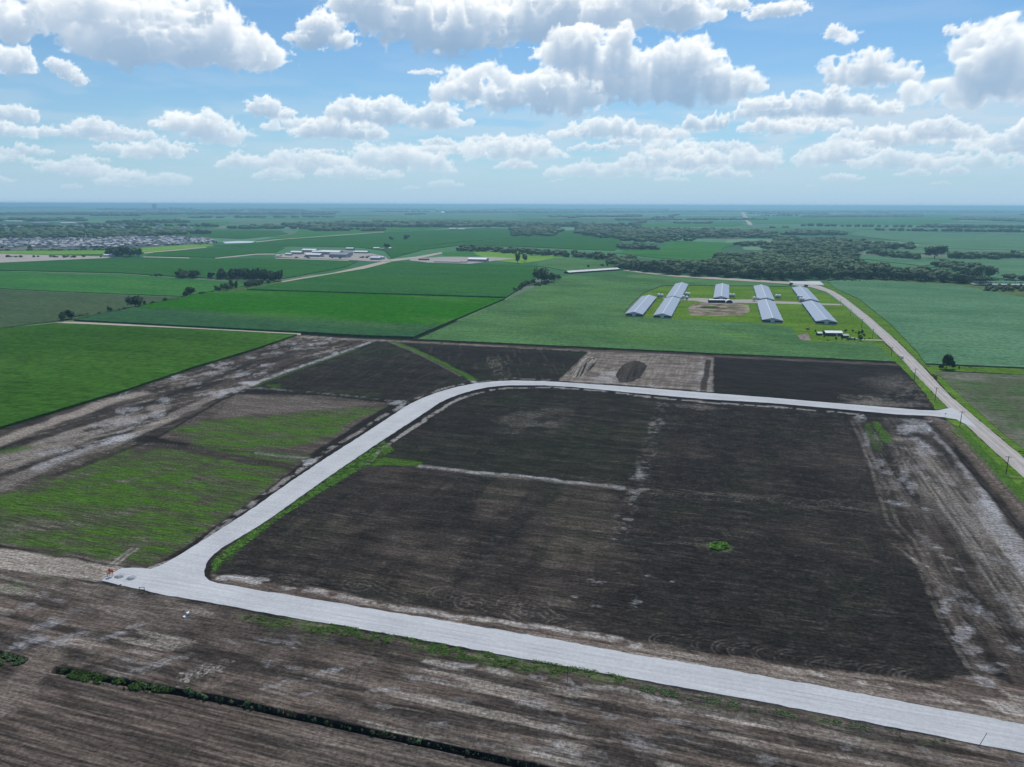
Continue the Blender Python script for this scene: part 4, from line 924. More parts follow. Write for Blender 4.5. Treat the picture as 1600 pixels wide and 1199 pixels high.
# ------------------------------------------------------------------ trees
def crown_mesh(name, seed, w=1.0, h=1.0, n=420, leaf=0.11, lumps=7, low=0.12, spread=1.0):
    """unit crown: radius about 0.5, from z=low to z=1; leaf clusters over uneven lumps, each lump over a dark core"""
    r = np.random.RandomState(seed); V = []; F = []
    L = []
    for i in range(lumps):
        a = r.rand()*6.283; rr_ = 0.30*math.sqrt(r.rand())*spread; z = low+0.28+(0.62-low)*r.rand()
        L.append((rr_*math.cos(a)*w, rr_*math.sin(a)*w, z*h, (0.17+0.13*r.rand())*(1.15-abs(z-0.55)*0.8)))
    L.append((0, 0, 0.55*h, 0.30))
    def ico(c, rad):
        b = len(V); t = (1+5**.5)/2
        for p in [(-1,t,0),(1,t,0),(-1,-t,0),(1,-t,0),(0,-1,t),(0,1,t),(0,-1,-t),(0,1,-t),(t,0,-1),(t,0,1),(-t,0,-1),(-t,0,1)]:
            q = np.array(p)/1.902*rad*(0.8+0.3*r.rand()); V.append((c[0]+q[0]*w, c[1]+q[1]*w, c[2]+q[2]*h))
        for f in [(0,11,5),(0,5,1),(0,1,7),(0,7,10),(0,10,11),(1,5,9),(5,11,4),(11,10,2),(10,7,6),(7,1,8),(3,9,4),(3,4,2),(3,2,6),(3,6,8),(3,8,9),(4,9,5),(2,4,11),(6,2,10),(8,6,7),(9,8,1)]:
            F.append(tuple(i+b for i in f))
    for c in L: ico(c, c[3]*0.86)
    for i in range(n):
        c = L[r.randint(len(L))]; d = r.randn(3); d /= np.linalg.norm(d); rad = c[3]*(0.86+0.26*r.rand())
        p = np.array([c[0]+d[0]*rad*w, c[1]+d[1]*rad*w, c[2]+d[2]*rad*h])
        a = np.cross(d, r.randn(3)); a /= np.linalg.norm(a); q = np.cross(d, a)+d*0.5*r.randn(); s_ = leaf*(0.6+0.8*r.rand())
        b = len(V); V += [tuple(p-a*s_*.5), tuple(p+q*s_*.6), tuple(p+a*s_*.5), tuple(p-q*s_*.5)]
        F += [(b,b+1,b+2),(b,b+2,b+3)]
    me = bpy.data.meshes.new(name); me.from_pydata(V, [], F); me.update(); return me
CROWNS = [crown_mesh('crown', s, lumps=6+s % 4, n=380) for s in range(6)]
CROWNS_TALL = [crown_mesh('crown', 30+s, w=.8, lumps=7, n=320, low=.05) for s in range(3)]
BUSH = [crown_mesh('bush', 50+s, lumps=5, n=150, leaf=.2, low=-.1) for s in range(4)]
for me in CROWNS+CROWNS_TALL: me.materials.append(M_LEAF)
for me in BUSH: me.materials.append(M_SHRUB)
CW = []
for me in CROWNS[:2]:
    c = me.copy(); c.materials.clear(); c.materials.append(M_LEAF2); CW.append(c)
mb = MB(); mb.tube((0,0,-.03),(0,0,.32),.035,.024,7); 
for a_ in range(4):
    d_ = (math.cos(a_*1.6+.3)*.2, math.sin(a_*1.6+.3)*.2, .62); mb.tube((0,0,.28), d_, .02, .008, 5)
mb.tube((0,0,.3),(0.02,-.02,.7),.022,.008,5)
TRUNK = mb.mesh('trunk'); TRUNK.materials.append(M_BARK)
ntree = 0
def tree(px, py, w_m=None, h_m=None, wpx=None, hpx=None, label=None, group=None, kind='tree', crowns=None, at=None, cat='tree'):
    global ntree
    x, y = at if at is not None else G(px, py); d = math.hypot(x, y)
    if wpx: w_m = wpx*d/FPX
    if hpx: h_m = hpx*d/FPX
    o = empty(kind, (x, y, 0), rnd.uniform(0, 6.28), label, cat, group)
    me = rnd.choice(crowns or CROWNS); c = link('crown', me, None, o); c.scale = (w_m, w_m, h_m)
    tk = link('trunk', TRUNK, None, o); tk.scale = (max(w_m, h_m)*.8, max(w_m, h_m)*.8, h_m)
    ntree += 1; return o
# single trees and small clumps of the fence row at the left
single = [
 (97,502,11,11.5,'round dark tree, leftmost of the fence row at the end of the lane'),(111,499.5,12,12,'dark tree just right of the leftmost tree of the fence row'),
 (172,487.5,7,6.5,'small round tree alone between the two groups of the fence row'),(212,481,19,17.5,'largest tree of the left fence row, broad and two-headed'),
 (226,477.5,5,6,'little tree close to the right of the largest fence row tree'),(239,474.5,6,3,'low bush-like tree in the left fence row'),(259,471.5,6.5,5.5,'small round tree right of the low bush in the fence row'),
 (290,464,9,7,'lower tree pressed against the dome-shaped one at the field corner'),(298,463.5,13,13,'dome-shaped dark tree at the corner of the light green field'),
 (316,460.5,8,4.5,'small low tree right of the dome-shaped one'),(332,458,4,3,'tiny bush tree right of the small low one'),(341,456.5,10,8,'squat tree before the trio in the fence row'),
 (353,454.5,13,12,'first and widest of the trio of fence row trees'),(362,451.5,9,12,'second, upright tree of the fence row trio'),(370,451,7,10,'third, thin tree of the fence row trio'),
 (236,432,6,3,'small bush tree out in the light green fields, left of two others'),(244,433,6,5,'middle bush tree of three in the light green fields'),(251,432.5,6,4,'right bush tree of three in the light green fields'),
 (330,436,9,8,'round tree between the grove and the dome of trees behind'),
 (846,443.5,24,26,'big dark tree at the corner of the corn and soybean fields'),(862,441.5,15,16,'smaller tree leaning on the right of the big corner tree'),(872,437.5,9,9,'rightmost, low tree by the big corner tree'),
 (809,411.5,11,14,'round tree at the left of the pair on the lime green meadow'),(820,409.5,9,11,'lighter tree at the right of the pair on the lime green meadow'),
 (1478,576.5,17,19,'round dark tree standing alone right of the county road'),(1470,577,7,6,'low bush at the left foot of the lone round tree'),(1489,577,7,9,'small tree at the right foot of the lone round tree'),(1498.5,577,3,4,'tiny sapling to the right of the lone round tree'),
 (611,375.5,7,5,'small bush tree out in the teal field behind the sheds'),(635,375,8,6,'second bush tree out in the teal field behind the sheds'),
 (1236,447,5,4,'dark bush at the left end of the concrete pad by the barns'),(1259,449.5,5,4.5,'dark bush behind the far end of the rightmost barns'),
 (605,389,8,7,'tree beside the white farm sheds in the middle distance'),
 (919,418.5,4.5,4.5,'small bush behind the long low shed, leftmost of three'),(941,416.5,5,4,'middle bush of three behind the long low shed'),(949,416.5,4,5,'right bush of three behind the long low shed'),
 (1545,437,18,16,'feathery grey green tree standing above the bridge at the right'),(1577,438,14,9,'rounded grey green tree right of the feathery one by the bridge'),(1597,441,10,9,'grey green tree at the right edge by the bridge'),(1523,440,14,12,'olive green tree left of the feathery one by the bridge'),
 (1460,405,23,16,'large lone rounded tree in the far tree row at the right'),
]
for (x_, y_, w_, h_, lab) in single:
    tree(x_, y_, wpx=w_*1.12, hpx=h_*1.08, label=lab, crowns=CW if 'grey green' in lab or 'olive' in lab or 'lighter' in lab else (CROWNS_TALL if h_ > w_*1.15 else None))
for i_, (x_, y_) in enumerate([(815,449.5),(820,447.5),(825,445.8),(831,444),(837,446.5),(843,447.5),(850,445.5),(812,453),(806,455.5),(856,443)]):
    o = tree(x_, y_, wpx=10, hpx=7.5, label='grey bush in the hedge running up to the big corner tree', group='bushes of the hedge by the big corner tree', kind='bush', crowns=BUSH, cat='bush')
for i_, (x_, y_) in enumerate([(118,496),(124,495),(130,494),(137,492.5),(154,490.5),(186,484.5),(194,483),(247,473.4)]):
    tree(x_, y_, wpx=5, hpx=2.6, label='small dark bush in the grass of the left fence row', group='small bushes of the left fence row', kind='bush', crowns=BUSH, cat='bush')
# groves: their edges are tall rows, thick with crowns
def inside(P, x, y):
    c = False; n = len(P)
    for i in range(n):
        x1, y1 = P[i]; x2, y2 = P[(i+1) % n]
        if (y1 > y) != (y2 > y) and x < (x2-x1)*(y-y1)/(y2-y1)+x1: c = not c
    return c
def fill(px, sp, seed, jit=.45):
    P = [tuple(p) for p in GP(px)]; r = random.Random(seed); xs = [p[0] for p in P]; ys = [p[1] for p in P]; out = []
    y = min(ys)
    while y < max(ys):
        x = min(xs)
        while x < max(xs):
            a, b = x+r.uniform(-jit, jit)*sp, y+r.uniform(-jit, jit)*sp
            if inside(P, a, b): out.append((a, b))
            x += sp
        y += sp
    return out
groves = [ # outline of the ground they stand on, spacing, width, height, label, group
 ([(338,437),(370,437.5),(400,439),(438,441.5),(440,437.5),(400,434),(345,434)], 9.5, 13, 15, 'tree of the long grove at the end of the left fence row', 'trees of the long grove', CROWNS_TALL),
 ([(277,435.5),(306,436.5),(308,434),(290,431.5),(278,433.5)], 10, 14, 11, 'tree of the low dome of trees on the light green field edge', 'trees of the low dome', None),
 ([(378,451.5),(400,447.5),(422,443.5),(421,442),(380,449)], 7, 9, 8, 'small tree in the row below the long grove', 'small trees below the long grove', None),
 ([(168,402.5),(220,402.5),(222,400),(170,400)], 17, 22, 20, 'tree of the grove in front of the suburb', 'trees of the grove in front of the suburb', None),
]
pool = []
for P_, sp, w_, h_, lab, grp, cr in groves:
    for (x_, y_) in fill(P_, sp, 3):
        tree(0, 0, w_m=w_*rnd.uniform(.8,1.2), h_m=h_*rnd.uniform(.8,1.15), label=lab, group=grp, crowns=cr, at=(x_, y_))
N_FIX = ntree
woods = [
 ([(966,421.5),(1000,424),(1050,430),(1120,433.5),(1200,438.5),(1290,437.5),(1340,436.5),(1420,439),(1500,444),(1535,446.5),(1538,443),(1500,436),(1440,429),(1370,421),(1300,415),(1200,412),(1130,413),(1050,416),(1010,416),(985,415)], 16, 22, 17, 'main'),
 ([(1125,413),(1340,416),(1345,409),(1270,406),(1130,406)], 20, 25, 17, 'middle'),
 ([(1195,402),(1330,406),(1345,402),(1300,396),(1200,392)], 26, 31, 19, 'upper'),
 ([(1117,409),(1150,410),(1200,411),(1270,413),(1330,411),(1340,408.5),(1280,406),(1220,403.5),(1160,401),(1122,402)], 21, 26, 17, 'middle'),
 ([(1205,384),(1190,391),(1290,398),(1370,392.5),(1425,390),(1425,388),(1370,385),(1310,378),(1215,376)], 26, 32, 20, 'upper'),
 ([(1355,397),(1380,402.5),(1440,407),(1446,405),(1400,400),(1360,394.5)], 19, 20, 16, 'row'),
 ([(1475,404.5),(1540,406.5),(1600,404),(1760,408),(1760,402),(1600,399.5),(1540,402),(1477,402)], 19, 23, 17, 'row'),
 ([(1460,418),(1500,426),(1534,427.5),(1535,422),(1500,414),(1465,412.5)], 17, 20, 15, 'clump'),
 ([(716,393),(760,394),(830,399),(900,403),(964,409),(964,405),(900,400),(830,395.5),(760,391),(718,390.5)], 19, 21, 16, 'row2'),
 ([(945,410),(967,421),(985,414),(1000,409),(985,404)], 17, 20, 16, 'main'),
 ([(966,390),(1030,391.5),(1031,388.5),(968,386.5)], 21, 24, 17, 'farmstead'),
]
cand = []
for P_, sp, w_, h_, tg in woods:
    for (x_, y_) in fill(P_, sp, 9): cand.append((math.hypot(x_, y_), x_, y_, w_, h_, tg))
cand.sort()
n_obj = 296-N_FIX
lab_w = {'main': ('tree of the dark wood behind the long barns', 'trees of the wood behind the barns'),
 'middle': ('tree of the wood above the striped field', 'trees of the middle wood'), 'upper': ('tree of the upper wood beyond the middle one','trees of the upper wood'),
 'row': ('tree of the row across the teal fields at the right','trees of the right-hand row'),'clump': ('tree of the clump between the teal fields at the right','trees of the right-hand clump'),
 'row2': ('tree of the long row behind the lime green meadow','trees of the row behind the meadow'),'farmstead': ('tree round the farmstead in the far fields','trees round the far farmstead')}
rest = []
for i_, (d_, x_, y_, w_, h_, tg) in enumerate(cand):
    ww, hh = w_*rnd.uniform(.75,1.25), h_*rnd.uniform(.7,1.15)
    if i_ < n_obj: tree(0, 0, w_m=ww, h_m=hh, label=lab_w[tg][0], group=lab_w[tg][1], at=(x_, y_), crowns=(CW if rnd.random() < .13 else None))
    else: rest.append((x_, y_, ww, hh))
# farther woods: one mesh of small crowns
far_woods = [
 ([(800,370),(828,368),(862,367),(865,361),(880,356),(860,352),(800,354)], 30,34,18),
 ([(900,361),(960,369),(1000,374),(1046,380),(1048,374),(1010,368),(1140,366),(1210,366),(1212,360),(1140,357),(1000,355),(900,352)], 34,38,19),
 ([(1000,378),(1060,375),(1095,378),(1095,372),(1050,371),(1000,374)], 30,32,16),([(1146,386),(1200,384),(1200,376),(1160,376)], 26,32,16),
 ([(440,349),(520,346),(700,345),(900,347),(1010,352),(900,355),(700,351),(540,352),(480,356),(445,355)], 45,52,22),
 ([(560,362),(600,361),(602,355),(560,357)],34,36,17),([(480,369),(520,368),(518,364),(480,365)],34,34,15),([(490,362),(545,361),(545,352),(480,354)],36,40,18),
 ([(0,375),(60,371),(160,368),(290,362),(290,357),(160,358),(100,356),(0,359)], 36,42,18),([(160,349),(290,345),(280,342),(165,345)],50,55,20),([(360,358),(440,355),(440,350),(360,352)],48,50,18),
 ([(1360,360.5),(1470,362),(1470,358.5),(1360,356)],32,36,16),([(1440,353.5),(1552,355.5),(1550,352),(1445,350)],34,38,17),([(1560,357),(1600,357.5),(1640,357),(1600,353)],34,38,17),
 ([(1485,341),(1600,347),(1600,341),(1500,338)],44,50,18),([(1220,366),(1330,368),(1310,360),(1240,358)],34,40,18),([(960,345),(1200,344),(1210,341),(960,341)],60,66,18),
 ([(1250,340),(1440,337),(1440,334),(1260,336)],80,80,20),([(1050,350),(1110,350),(1110,346),(1050,346)],44,48,18),([(1200,357),(1250,356),(1250,352.5),(1200,354)],32,36,15),
 ([(0,336),(300,334),(520,334),(520,331),(0,332)],120,130,24),([(700,333),(1100,332),(1500,331),(1700,332),(1700,329.5),(1100,329),(700,330)],140,150,25),([(0,346),(130,343),(130,340),(0,341)],80,90,22),
 ([(300,341),(520,340),(520,337),(300,338)],80,90,22),([(860,340),(1000,338),(1000,335.5),(860,337)],90,95,22)]
for i_, (P_, sp, w_, h_) in enumerate(far_woods):
    ym = max(p[1] for p in P_); P_ = [(p[0], min(ym-.3, p[1]+h_*.9/G(800, p[1])[1]*FPX)) if p[1] < ym-1.5 else p for p in P_]
    for (x_, y_) in fill(P_, sp, 20+i_):
        if rnd.random() < .85: rest.append((x_, y_, w_*rnd.uniform(.7,1.3), h_*rnd.uniform(.6,1.2)))
# scattered hedgerow trees down the survey lines, everywhere out to the horizon
for i_ in range(60):
    d_ = rnd.uniform(3800, 22000); a_ = math.radians(rnd.uniform(-42, 42)); x0, y0 = d_*math.sin(a_), d_*math.cos(a_)
    e_ = EU if rnd.random() < .7 else EV; L_ = rnd.uniform(100, 900)*(1+d_/9000); n_ = int(L_/40)
    for j in range(n_):
        f = j*L_/n_; k_ = rnd.uniform(.7,1.3)*(1+d_/15000); rest.append((x0+e_[0]*f+rnd.uniform(-9,9), y0+e_[1]*f+rnd.uniform(-9,9), 28*k_, 14*k_))
def low_crowns(name, items, mat, **k):
    r = np.random.RandomState(4); t = (1+5**.5)/2
    B = np.array([(-1,t,0),(1,t,0),(-1,-t,0),(1,-t,0),(0,-1,t),(0,1,t),(0,-1,-t),(0,1,-t),(t,0,-1),(t,0,1),(-t,0,-1),(-t,0,1)])/1.902*.5
    FF = np.array([(0,11,5),(0,5,1),(0,1,7),(0,7,10),(0,10,11),(1,5,9),(5,11,4),(11,10,2),(10,7,6),(7,1,8),(3,9,4),(3,4,2),(3,2,6),(3,6,8),(3,8,9),(4,9,5),(2,4,11),(6,2,10),(8,6,7),(9,8,1)])
    V = []; F = []; b = 0
    for (x, y, w, h) in items:
        near = math.hypot(x, y) < 3200
        for q in range(3 if near else 1):
            s_ = (0.62 if near else 1.0); ox, oy = ((r.rand(2)-.5)*w*.6 if near else (0, 0)); oz = h*(.25+.4*r.rand()) if near else h*.42
            V.append(B*(0.75+.5*r.rand(12, 1))*np.array([w*s_, w*s_, h*(s_ if near else 1.1)])+np.array([x+ox, y+oy, oz])); F.append(FF+b); b += 12
    return link(name, mesh_np(name, np.concatenate(V), np.concatenate(F)), mat, kind='stuff', **k)
low_crowns('distant_woodland', rest, M_LEAF, label='distant woods and hedgerow trees out to the horizon')

# ------------------------------------------------------------------ barns
M_ROOF = plain('galvanised_roof_sheets', (0.30, 0.33, 0.375), 0.38, 0.05, 0.3, 0.5, 0.35)
M_RIDGE = plain('ridge_cap', (0.72, 0.74, 0.78), 0.45)
M_WALLG = plain('grey_steel_siding', (0.42, 0.46, 0.50), 0.55, 0.06)
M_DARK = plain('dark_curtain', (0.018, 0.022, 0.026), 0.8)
M_DOOR = plain('pale_grey_door', (0.55, 0.60, 0.65), 0.5)
M_WHITE = plain('white_painted_metal', (0.8, 0.8, 0.78), 0.45, 0.05)
M_CONC2 = plain('concrete_footing', (0.40, 0.39, 0.37), 0.9)
M_BIN = plain('galvanised_bin', (0.55, 0.56, 0.57), 0.4, 0.08, 1.0, 0.5, 0.4)
M_STEEL = plain('dark_steel', (0.06, 0.06, 0.065), 0.6)
M_WOODP = plain('weathered_pole_wood', (0.075, 0.058, 0.045), 0.9)
M_BROWNR = plain('brown_roof', (0.16, 0.12, 0.11), 0.8)
M_RED = plain('red_equipment', (0.25, 0.05, 0.04), 0.6)
def barn(near, far, width, label, eave=2.9, ridge=5.3, group=None, fans=True):
    x0, y0 = G(near[0], near[1], ridge); x1, y1 = G(far[0], far[1], ridge); L = math.hypot(x1-x0, y1-y0)*0.0+((x1-x0)*EV[0]+(y1-y0)*EV[1])
    o = empty('livestock_barn', (x0, y0, 0), -BR, label, 'barn', group); w = width/2
    MB().box(-w-.15, w+.15, -.15, L+.15, -.2, .35).obj('footing', M_CONC2, o)
    MB().box(-w, w, 0.06, L, .35, .9).obj('wall_base', M_WALLG, o)
    MB().box(-w+.1, w-.1, .2, L-.2, .9, eave-.35).obj('curtain', M_DARK, o)
    MB().box(-w, w, .02, L, eave-.35, eave).obj('wall_top', M_WALLG, o)
    for yy in (0.0, L-.12): MB().prism([(-w, eave), (w, eave), (0, ridge-.12)], yy, yy+.12).obj('gable', M_WALLG, o)
    d_ = MB().box(-1.9, 1.9, -.09, .02, .3, eave+.25).obj('door', M_DOOR, o)
    for sx in (-1, 1):
        MB().prism([(0, ridge), (sx*(w+.6), eave-.12), (sx*(w+.6), eave+.02), (0, ridge+.14)][::sx], -.6, L+.5).obj('roof_slope', M_ROOF, o)
    MB().box(-.3, .3, -.6, L+.5, ridge+.10, ridge+.22).obj('ridge_cap', M_RIDGE, o)
    for sx in (-1, 1):
        for kx in range(2): MB().box(sx*(w-4.6)-2.2*1, sx*(w-4.6)+2.2, -.05, .05, .9, eave-.45).obj('end_curtain', M_DARK, o) if kx == 0 else None
    if fans:
        for f in (.22, .6): MB().box(-w-1.1, -w-.02, L*f, L*f+1.6, .6, 2.0).obj('fan_housing', M_WHITE, o); MB().box(w+.02, w+1.1, L*f, L*f+1.6, .6, 2.0).obj('fan_housing', M_WHITE, o)
    return o, L
barn((990.6,487.5),(1015,461),18.6,'long grey-roofed barn farthest left, standing in front alone')
barn((1035,490),(1055.3,463.7),18.6,'front barn of the left-hand pair in line')
barn((1052.5,462.4),(1069.4,441.5),18.6,'rear barn of the left-hand pair in line')
barn((1127,463),(1129.4,442.8),18.6,'single barn in the middle behind the open-fronted shed')
barn((1207.6,497),(1197.5,467.6),20.0,'front barn of the pair in line right of the bare patch')
barn((1197.2,465.2),(1192,445),20.0,'rear barn of the pair in line right of the bare patch')
barn((1292,499.3),(1269,470),20.0,'front barn of the rightmost pair, nearest the county road')
barn((1266.8,467.3),(1253.8,447.5),20.0,'rear barn of the rightmost pair, by the concrete pad')
def feed_bin(px, py, label, h=7.5):
    x, y = G(px, py); o = empty('feed_bin', (x, y, 0), rnd.uniform(0, 1), label, 'feed bin', 'feed bins beside the barns')
    r = 1.9
    MB().tube((0,0,h*.36),(0,0,h*.82),r,r,14).obj('bin_body', M_BIN, o, True)
    MB().tube((0,0,h*.82),(0,0,h),r*1.03,.35,14).obj('bin_roof', M_WHITE, o)
    MB().tube((0,0,h*.12),(0,0,h*.36),.3,r,14).obj('hopper', M_BIN, o)
    for k_ in range(4):
        a_ = k_*math.pi/2+.4; MB().tube((r*math.cos(a_), r*math.sin(a_), -.05), (r*math.cos(a_), r*math.sin(a_), h*.4), .09, .09, 5).obj('leg', M_STEEL, o)
    return o
for px, py, lab in [(1029,466,'left feed bin behind the leftmost barn'),(1034,466.5,'right feed bin behind the leftmost barn'),
  (1072,464,'feed bin tucked behind the left side of the rear left-hand barn end'),(1076,464.5,'far feed bin of the cluster right of the left-hand pair of barns'),(1067.5,469,'near left feed bin in the cluster right of the left-hand pair'),(1073,470,'near right feed bin in the cluster right of the left-hand pair'),
  (1141,466,'left feed bin beside the single middle barn'),(1146,466.2,'right feed bin beside the single middle barn'),
  (1178,471,'left feed bin beside the barns right of the bare patch, on their left'),(1184,471.5,'feed bin touching the left wall between the barns right of the bare patch'),
  (1213,467.5,'left feed bin in the gap between the two right-hand barn pairs'),(1217.5,467.8,'right feed bin in the gap between the two right-hand barn pairs'),
  (1247,468.5,'rear feed bin left of the rightmost barns'),(1251,469,'second rear feed bin left of the rightmost barns'),(1250,472.5,'front feed bin left of the rightmost barns'),(1254.5,473,'front right feed bin against the rightmost barns')]:
    feed_bin(px, py, lab, h=6.5)
def shed(name, px, py, L, D, h, rot, roofm, wallm, label, cat='shed', rh=None, openf=False, windows=0, group=None):
    """gabled building, its long side L across the view; px,py = middle of its near foot"""
    x, y = G(px, py); o = empty(name, (x, y, 0), rot, label, cat, group); rh = rh if rh is not None else D*.18
    if openf:
        MB().box(-L/2, L/2, D-.2, D, 0, h).obj('back_wall', wallm, o); MB().box(-L/2, -L/2+.2, 0.3, D-.22, 0, h).obj('side_wall', wallm, o); MB().box(L/2-.2, L/2, 0.3, D-.22, 0, h).obj('side_wall', wallm, o)
        for i in range(5): MB().box(-L/2+.3+i*(L-.8)/4, -L/2+.55+i*(L-.8)/4, 0, .25, 0, h).obj('post', M_WOODP, o)
    else:
        MB().box(-L/2, L/2, 0, D, -.2, h).obj('wall', wallm, o)
        for sx in (-1, 1):
            m = MB(); m.add([(sx*(L/2-.1), 0.02, h), (sx*(L/2-.1), D-.02, h), (sx*(L/2-.1), D/2, h+rh), (sx*(L/2-.3), 0.02, h), (sx*(L/2-.3), D-.02, h), (sx*(L/2-.3), D/2, h+rh)], [(0,1,2),(5,4,3),(0,3,4,1),(1,4,5,2),(2,5,3,0)]); m.obj('gable', wallm, o)
        for i in range(windows):
            wx = -L/2+L*(i+.7)/(windows+.4); MB().box(wx-.7, wx+.7, -.05, .02, h*.4, h*.75).obj('window', M_DARK, o)
    for a, b, za, zb in ((-.5, D/2, h, h+rh), (D/2, D+.5, h+rh, h)):
        m = MB(); t = .18
        m.add([(-L/2-.4,a,za+.02),(L/2+.4,a,za+.02),(L/2+.4,b,zb+.02),(-L/2-.4,b,zb+.02),(-L/2-.4,a,za+t),(L/2+.4,a,za+t),(L/2+.4,b,zb+t),(-L/2-.4,b,zb+t)],
              [(3,2,1,0),(4,5,6,7),(0,1,5,4),(1,2,6,5),(2,3,7,6),(3,0,4,7)]); m.obj('roof_slope', roofm, o)
    return o
shed('open_shed', 1120.5, 473.6, 20, 7, 3.6, -BR*.2, M_WHITE, M_DARK, 'open-fronted shed with white roof before the single middle barn', openf=True, rh=.5)
def hoop(px, py, r, L, label):
    x, y = G(px, py); o = empty('hoop_shed', (x, y, 0), -BR*.3, label, 'shed'); n = 10
    pts = [(math.cos(math.pi*i/n)*r, math.sin(math.pi*i/n)*r*.9) for i in range(n+1)]; inner = [(a*.93, b*.93) for a, b in pts]
    m = MB()
    for i in range(n): m.prism([pts[i], pts[i+1], inner[i+1], inner[i]], 0, L)
    m.obj('arched_roof', M_WHITE, o); MB().prism([(a*.92, b*.92) for a, b in pts], L*.3, L-.1).obj('painted_interior_shade', M_DARK, o)  # dark solid inside: the shade under the arch put in as colour
hoop(1139.5, 474, 4.6, 9, 'round-topped dark hoop shed beside the open-fronted shed')
# house on the plot by the road
h_ = shed('mobile_home', 1303, 525.5, 15.5, 7.5, 3.0, -.05, M_WHITE, plain('dark_grey_siding',(0.07,0.075,0.09),.7), 'dark-walled house with a white metal roof on the grassy plot', 'house', rh=1.5, windows=4)
MB().box(1.2, 7.2, -2.2, -.5, -.1, .5).obj('porch', M_CONC2, h_); MB().box(2.0, 3.1, -.07, .03, .2, 2.3).obj('door', M_WHITE, h_)
shed('garden_shed', 1281, 524.5, 4.2, 3.4, 2.0, .1, M_WHITE, M_DARK, 'tiny shed with a white roof band left of the dark-walled house', rh=1.3)
shed('garage', 1322, 528.6, 5.0, 4.5, 2.2, .1, plain('greenish_roof',(.45,.5,.42)), M_DARK, 'small dark garage with pale roof right of the dark-walled house', rh=1.2)
def car(px, py, rot, colm, label, s=1.0, pick=False):
    x, y = G(px, py, .12); o = empty('parked_car' if not pick else 'pickup_truck', (x, y, .12), rot, label, 'car' if not pick else 'truck')
    L, W = 5.0*s, 1.95*s
    prof = [(-L/2,.45),(-L/2,.95),(-L*.30,1.05),(-L*.14,1.05),(L*.5,1.1),(L*.5,.45)] 
    m = MB(); n = len(prof); v = [(-W/2, p, z) for p, z in prof]+[(W/2, p, z) for p, z in prof]
    m.add(v, [tuple(range(n)), tuple(range(2*n-1, n-1, -1))]+[(i, (i+1) % n, n+(i+1) % n, n+i)[::-1] for i in range(n)]); m.obj('body', colm, o)
    m = MB(); a, b, c, d = -L*.20, L*.42, -L*.08, L*(.30 if not pick else .16)
    if pick: b = L*.2
    m.add([(-W*.46,a,1.06),(W*.46,a,1.06),(W*.46,b,1.1),(-W*.46,b,1.1),(-W*.38,c,1.6),(W*.38,c,1.6),(W*.38,d,1.62),(-W*.38,d,1.62)],[(4,5,6,7),(0,1,5,4),(1,2,6,5),(2,3,7,6),(3,0,4,7)]); cb = m.obj('cabin', M_DARK, o)
    MB().box(-W*.38, W*.38, c, d, 1.625, 1.68).obj('roof', colm, o)
    for sx in (-1, 1):
        for yy in (-L*.32, L*.31):
            MB().tube((sx*W*.5-sx*.12, yy, .34), (sx*W*.5+sx*.02, yy, .34), .34, .34, 12).obj('wheel', M_STEEL, o)
    return o
CARW = plain('white_car_paint', (0.8,0.8,0.8), .3, .02)
car(1408.7, 559.6, math.pi-BR-.05, CARW, 'white vehicle driving on the county road', 1.15)
car(1333, 530.3, 1.3, CARW, 'white car parked near the road end of the grassy plot', 1.3)
car(1327, 530.8, 1.1, plain('dark_car_paint',(.03,.03,.035),.3), 'dark car parked beside the white one on the plot', 1.0)
for i_, (x_, y_, w_, h__) in enumerate([(1321,519.5,3.5,4.5),(1332,519.5,3,3.5),(1342,524,4,5),(1346.5,522.5,4,6),(1350,526.5,3.5,4),(1344,532.5,7,7),(1335.5,532.5,3,3.5),(1306.5,531.5,3.5,4),(1315.5,531.5,2.5,3.5),(1287.5,528.5,2,3),(1274,519,2.5,3),(1262,516,5,2.5),(1289,520,2,3.5),(1325,532.5,3.5,3),(1314.5,525.5,3,4),(1285,519,2,2),(1351,531,2,1.5),(1359,529.5,1.5,2),(1337,521,2,2)]):
    tree(x_, y_, wpx=w_*1.15, hpx=h__*1.1, label='young dark tree or shrub on the grassy plot of the house', group='young trees round the house', kind='young_tree')
# garden rows
gx_, gy_ = G(1257, 528)
slab('garden_soil', [(1246,524),(1262,521.5),(1267,532),(1251,533)], 0.16, gravel_material('garden_earth',(.14,.10,.09),(.30,.25,.22),BR+math.pi/2), kind='structure')

# long low shed at the top of the soybean field
M_DULLROOF = plain('dull_white_roof', (0.56,0.54,0.54), .6, .12, .2)
x0, y0 = G(889, 428); x1, y1 = G(968, 422.5)
o = empty('long_low_barn', (x0, y0, 0), math.atan2(y1-y0, x1-x0), 'long low barn with a dull white roof at the top of the soybean field', 'barn'); L_ = math.hypot(x1-x0, y1-y0)
MB().box(0, L_, 0, 14, 0, 2.2).obj('wall', M_DARK, o)
for a, b, za, zb in ((-.6, 7, 2.25, 4.4), (7, 14.6, 4.4, 2.25)):
    m = MB(); m.add([(-.5,a,za),(L_+.5,a,za),(L_+.5,b,zb),(-.5,b,zb),(-.5,a,za+.2),(L_+.5,a,za+.2),(L_+.5,b,zb+.2),(-.5,b,zb+.2)],[(3,2,1,0),(4,5,6,7),(0,1,5,4),(1,2,6,5),(2,3,7,6),(3,0,4,7)]); m.obj('roof_slope', M_DULLROOF, o)
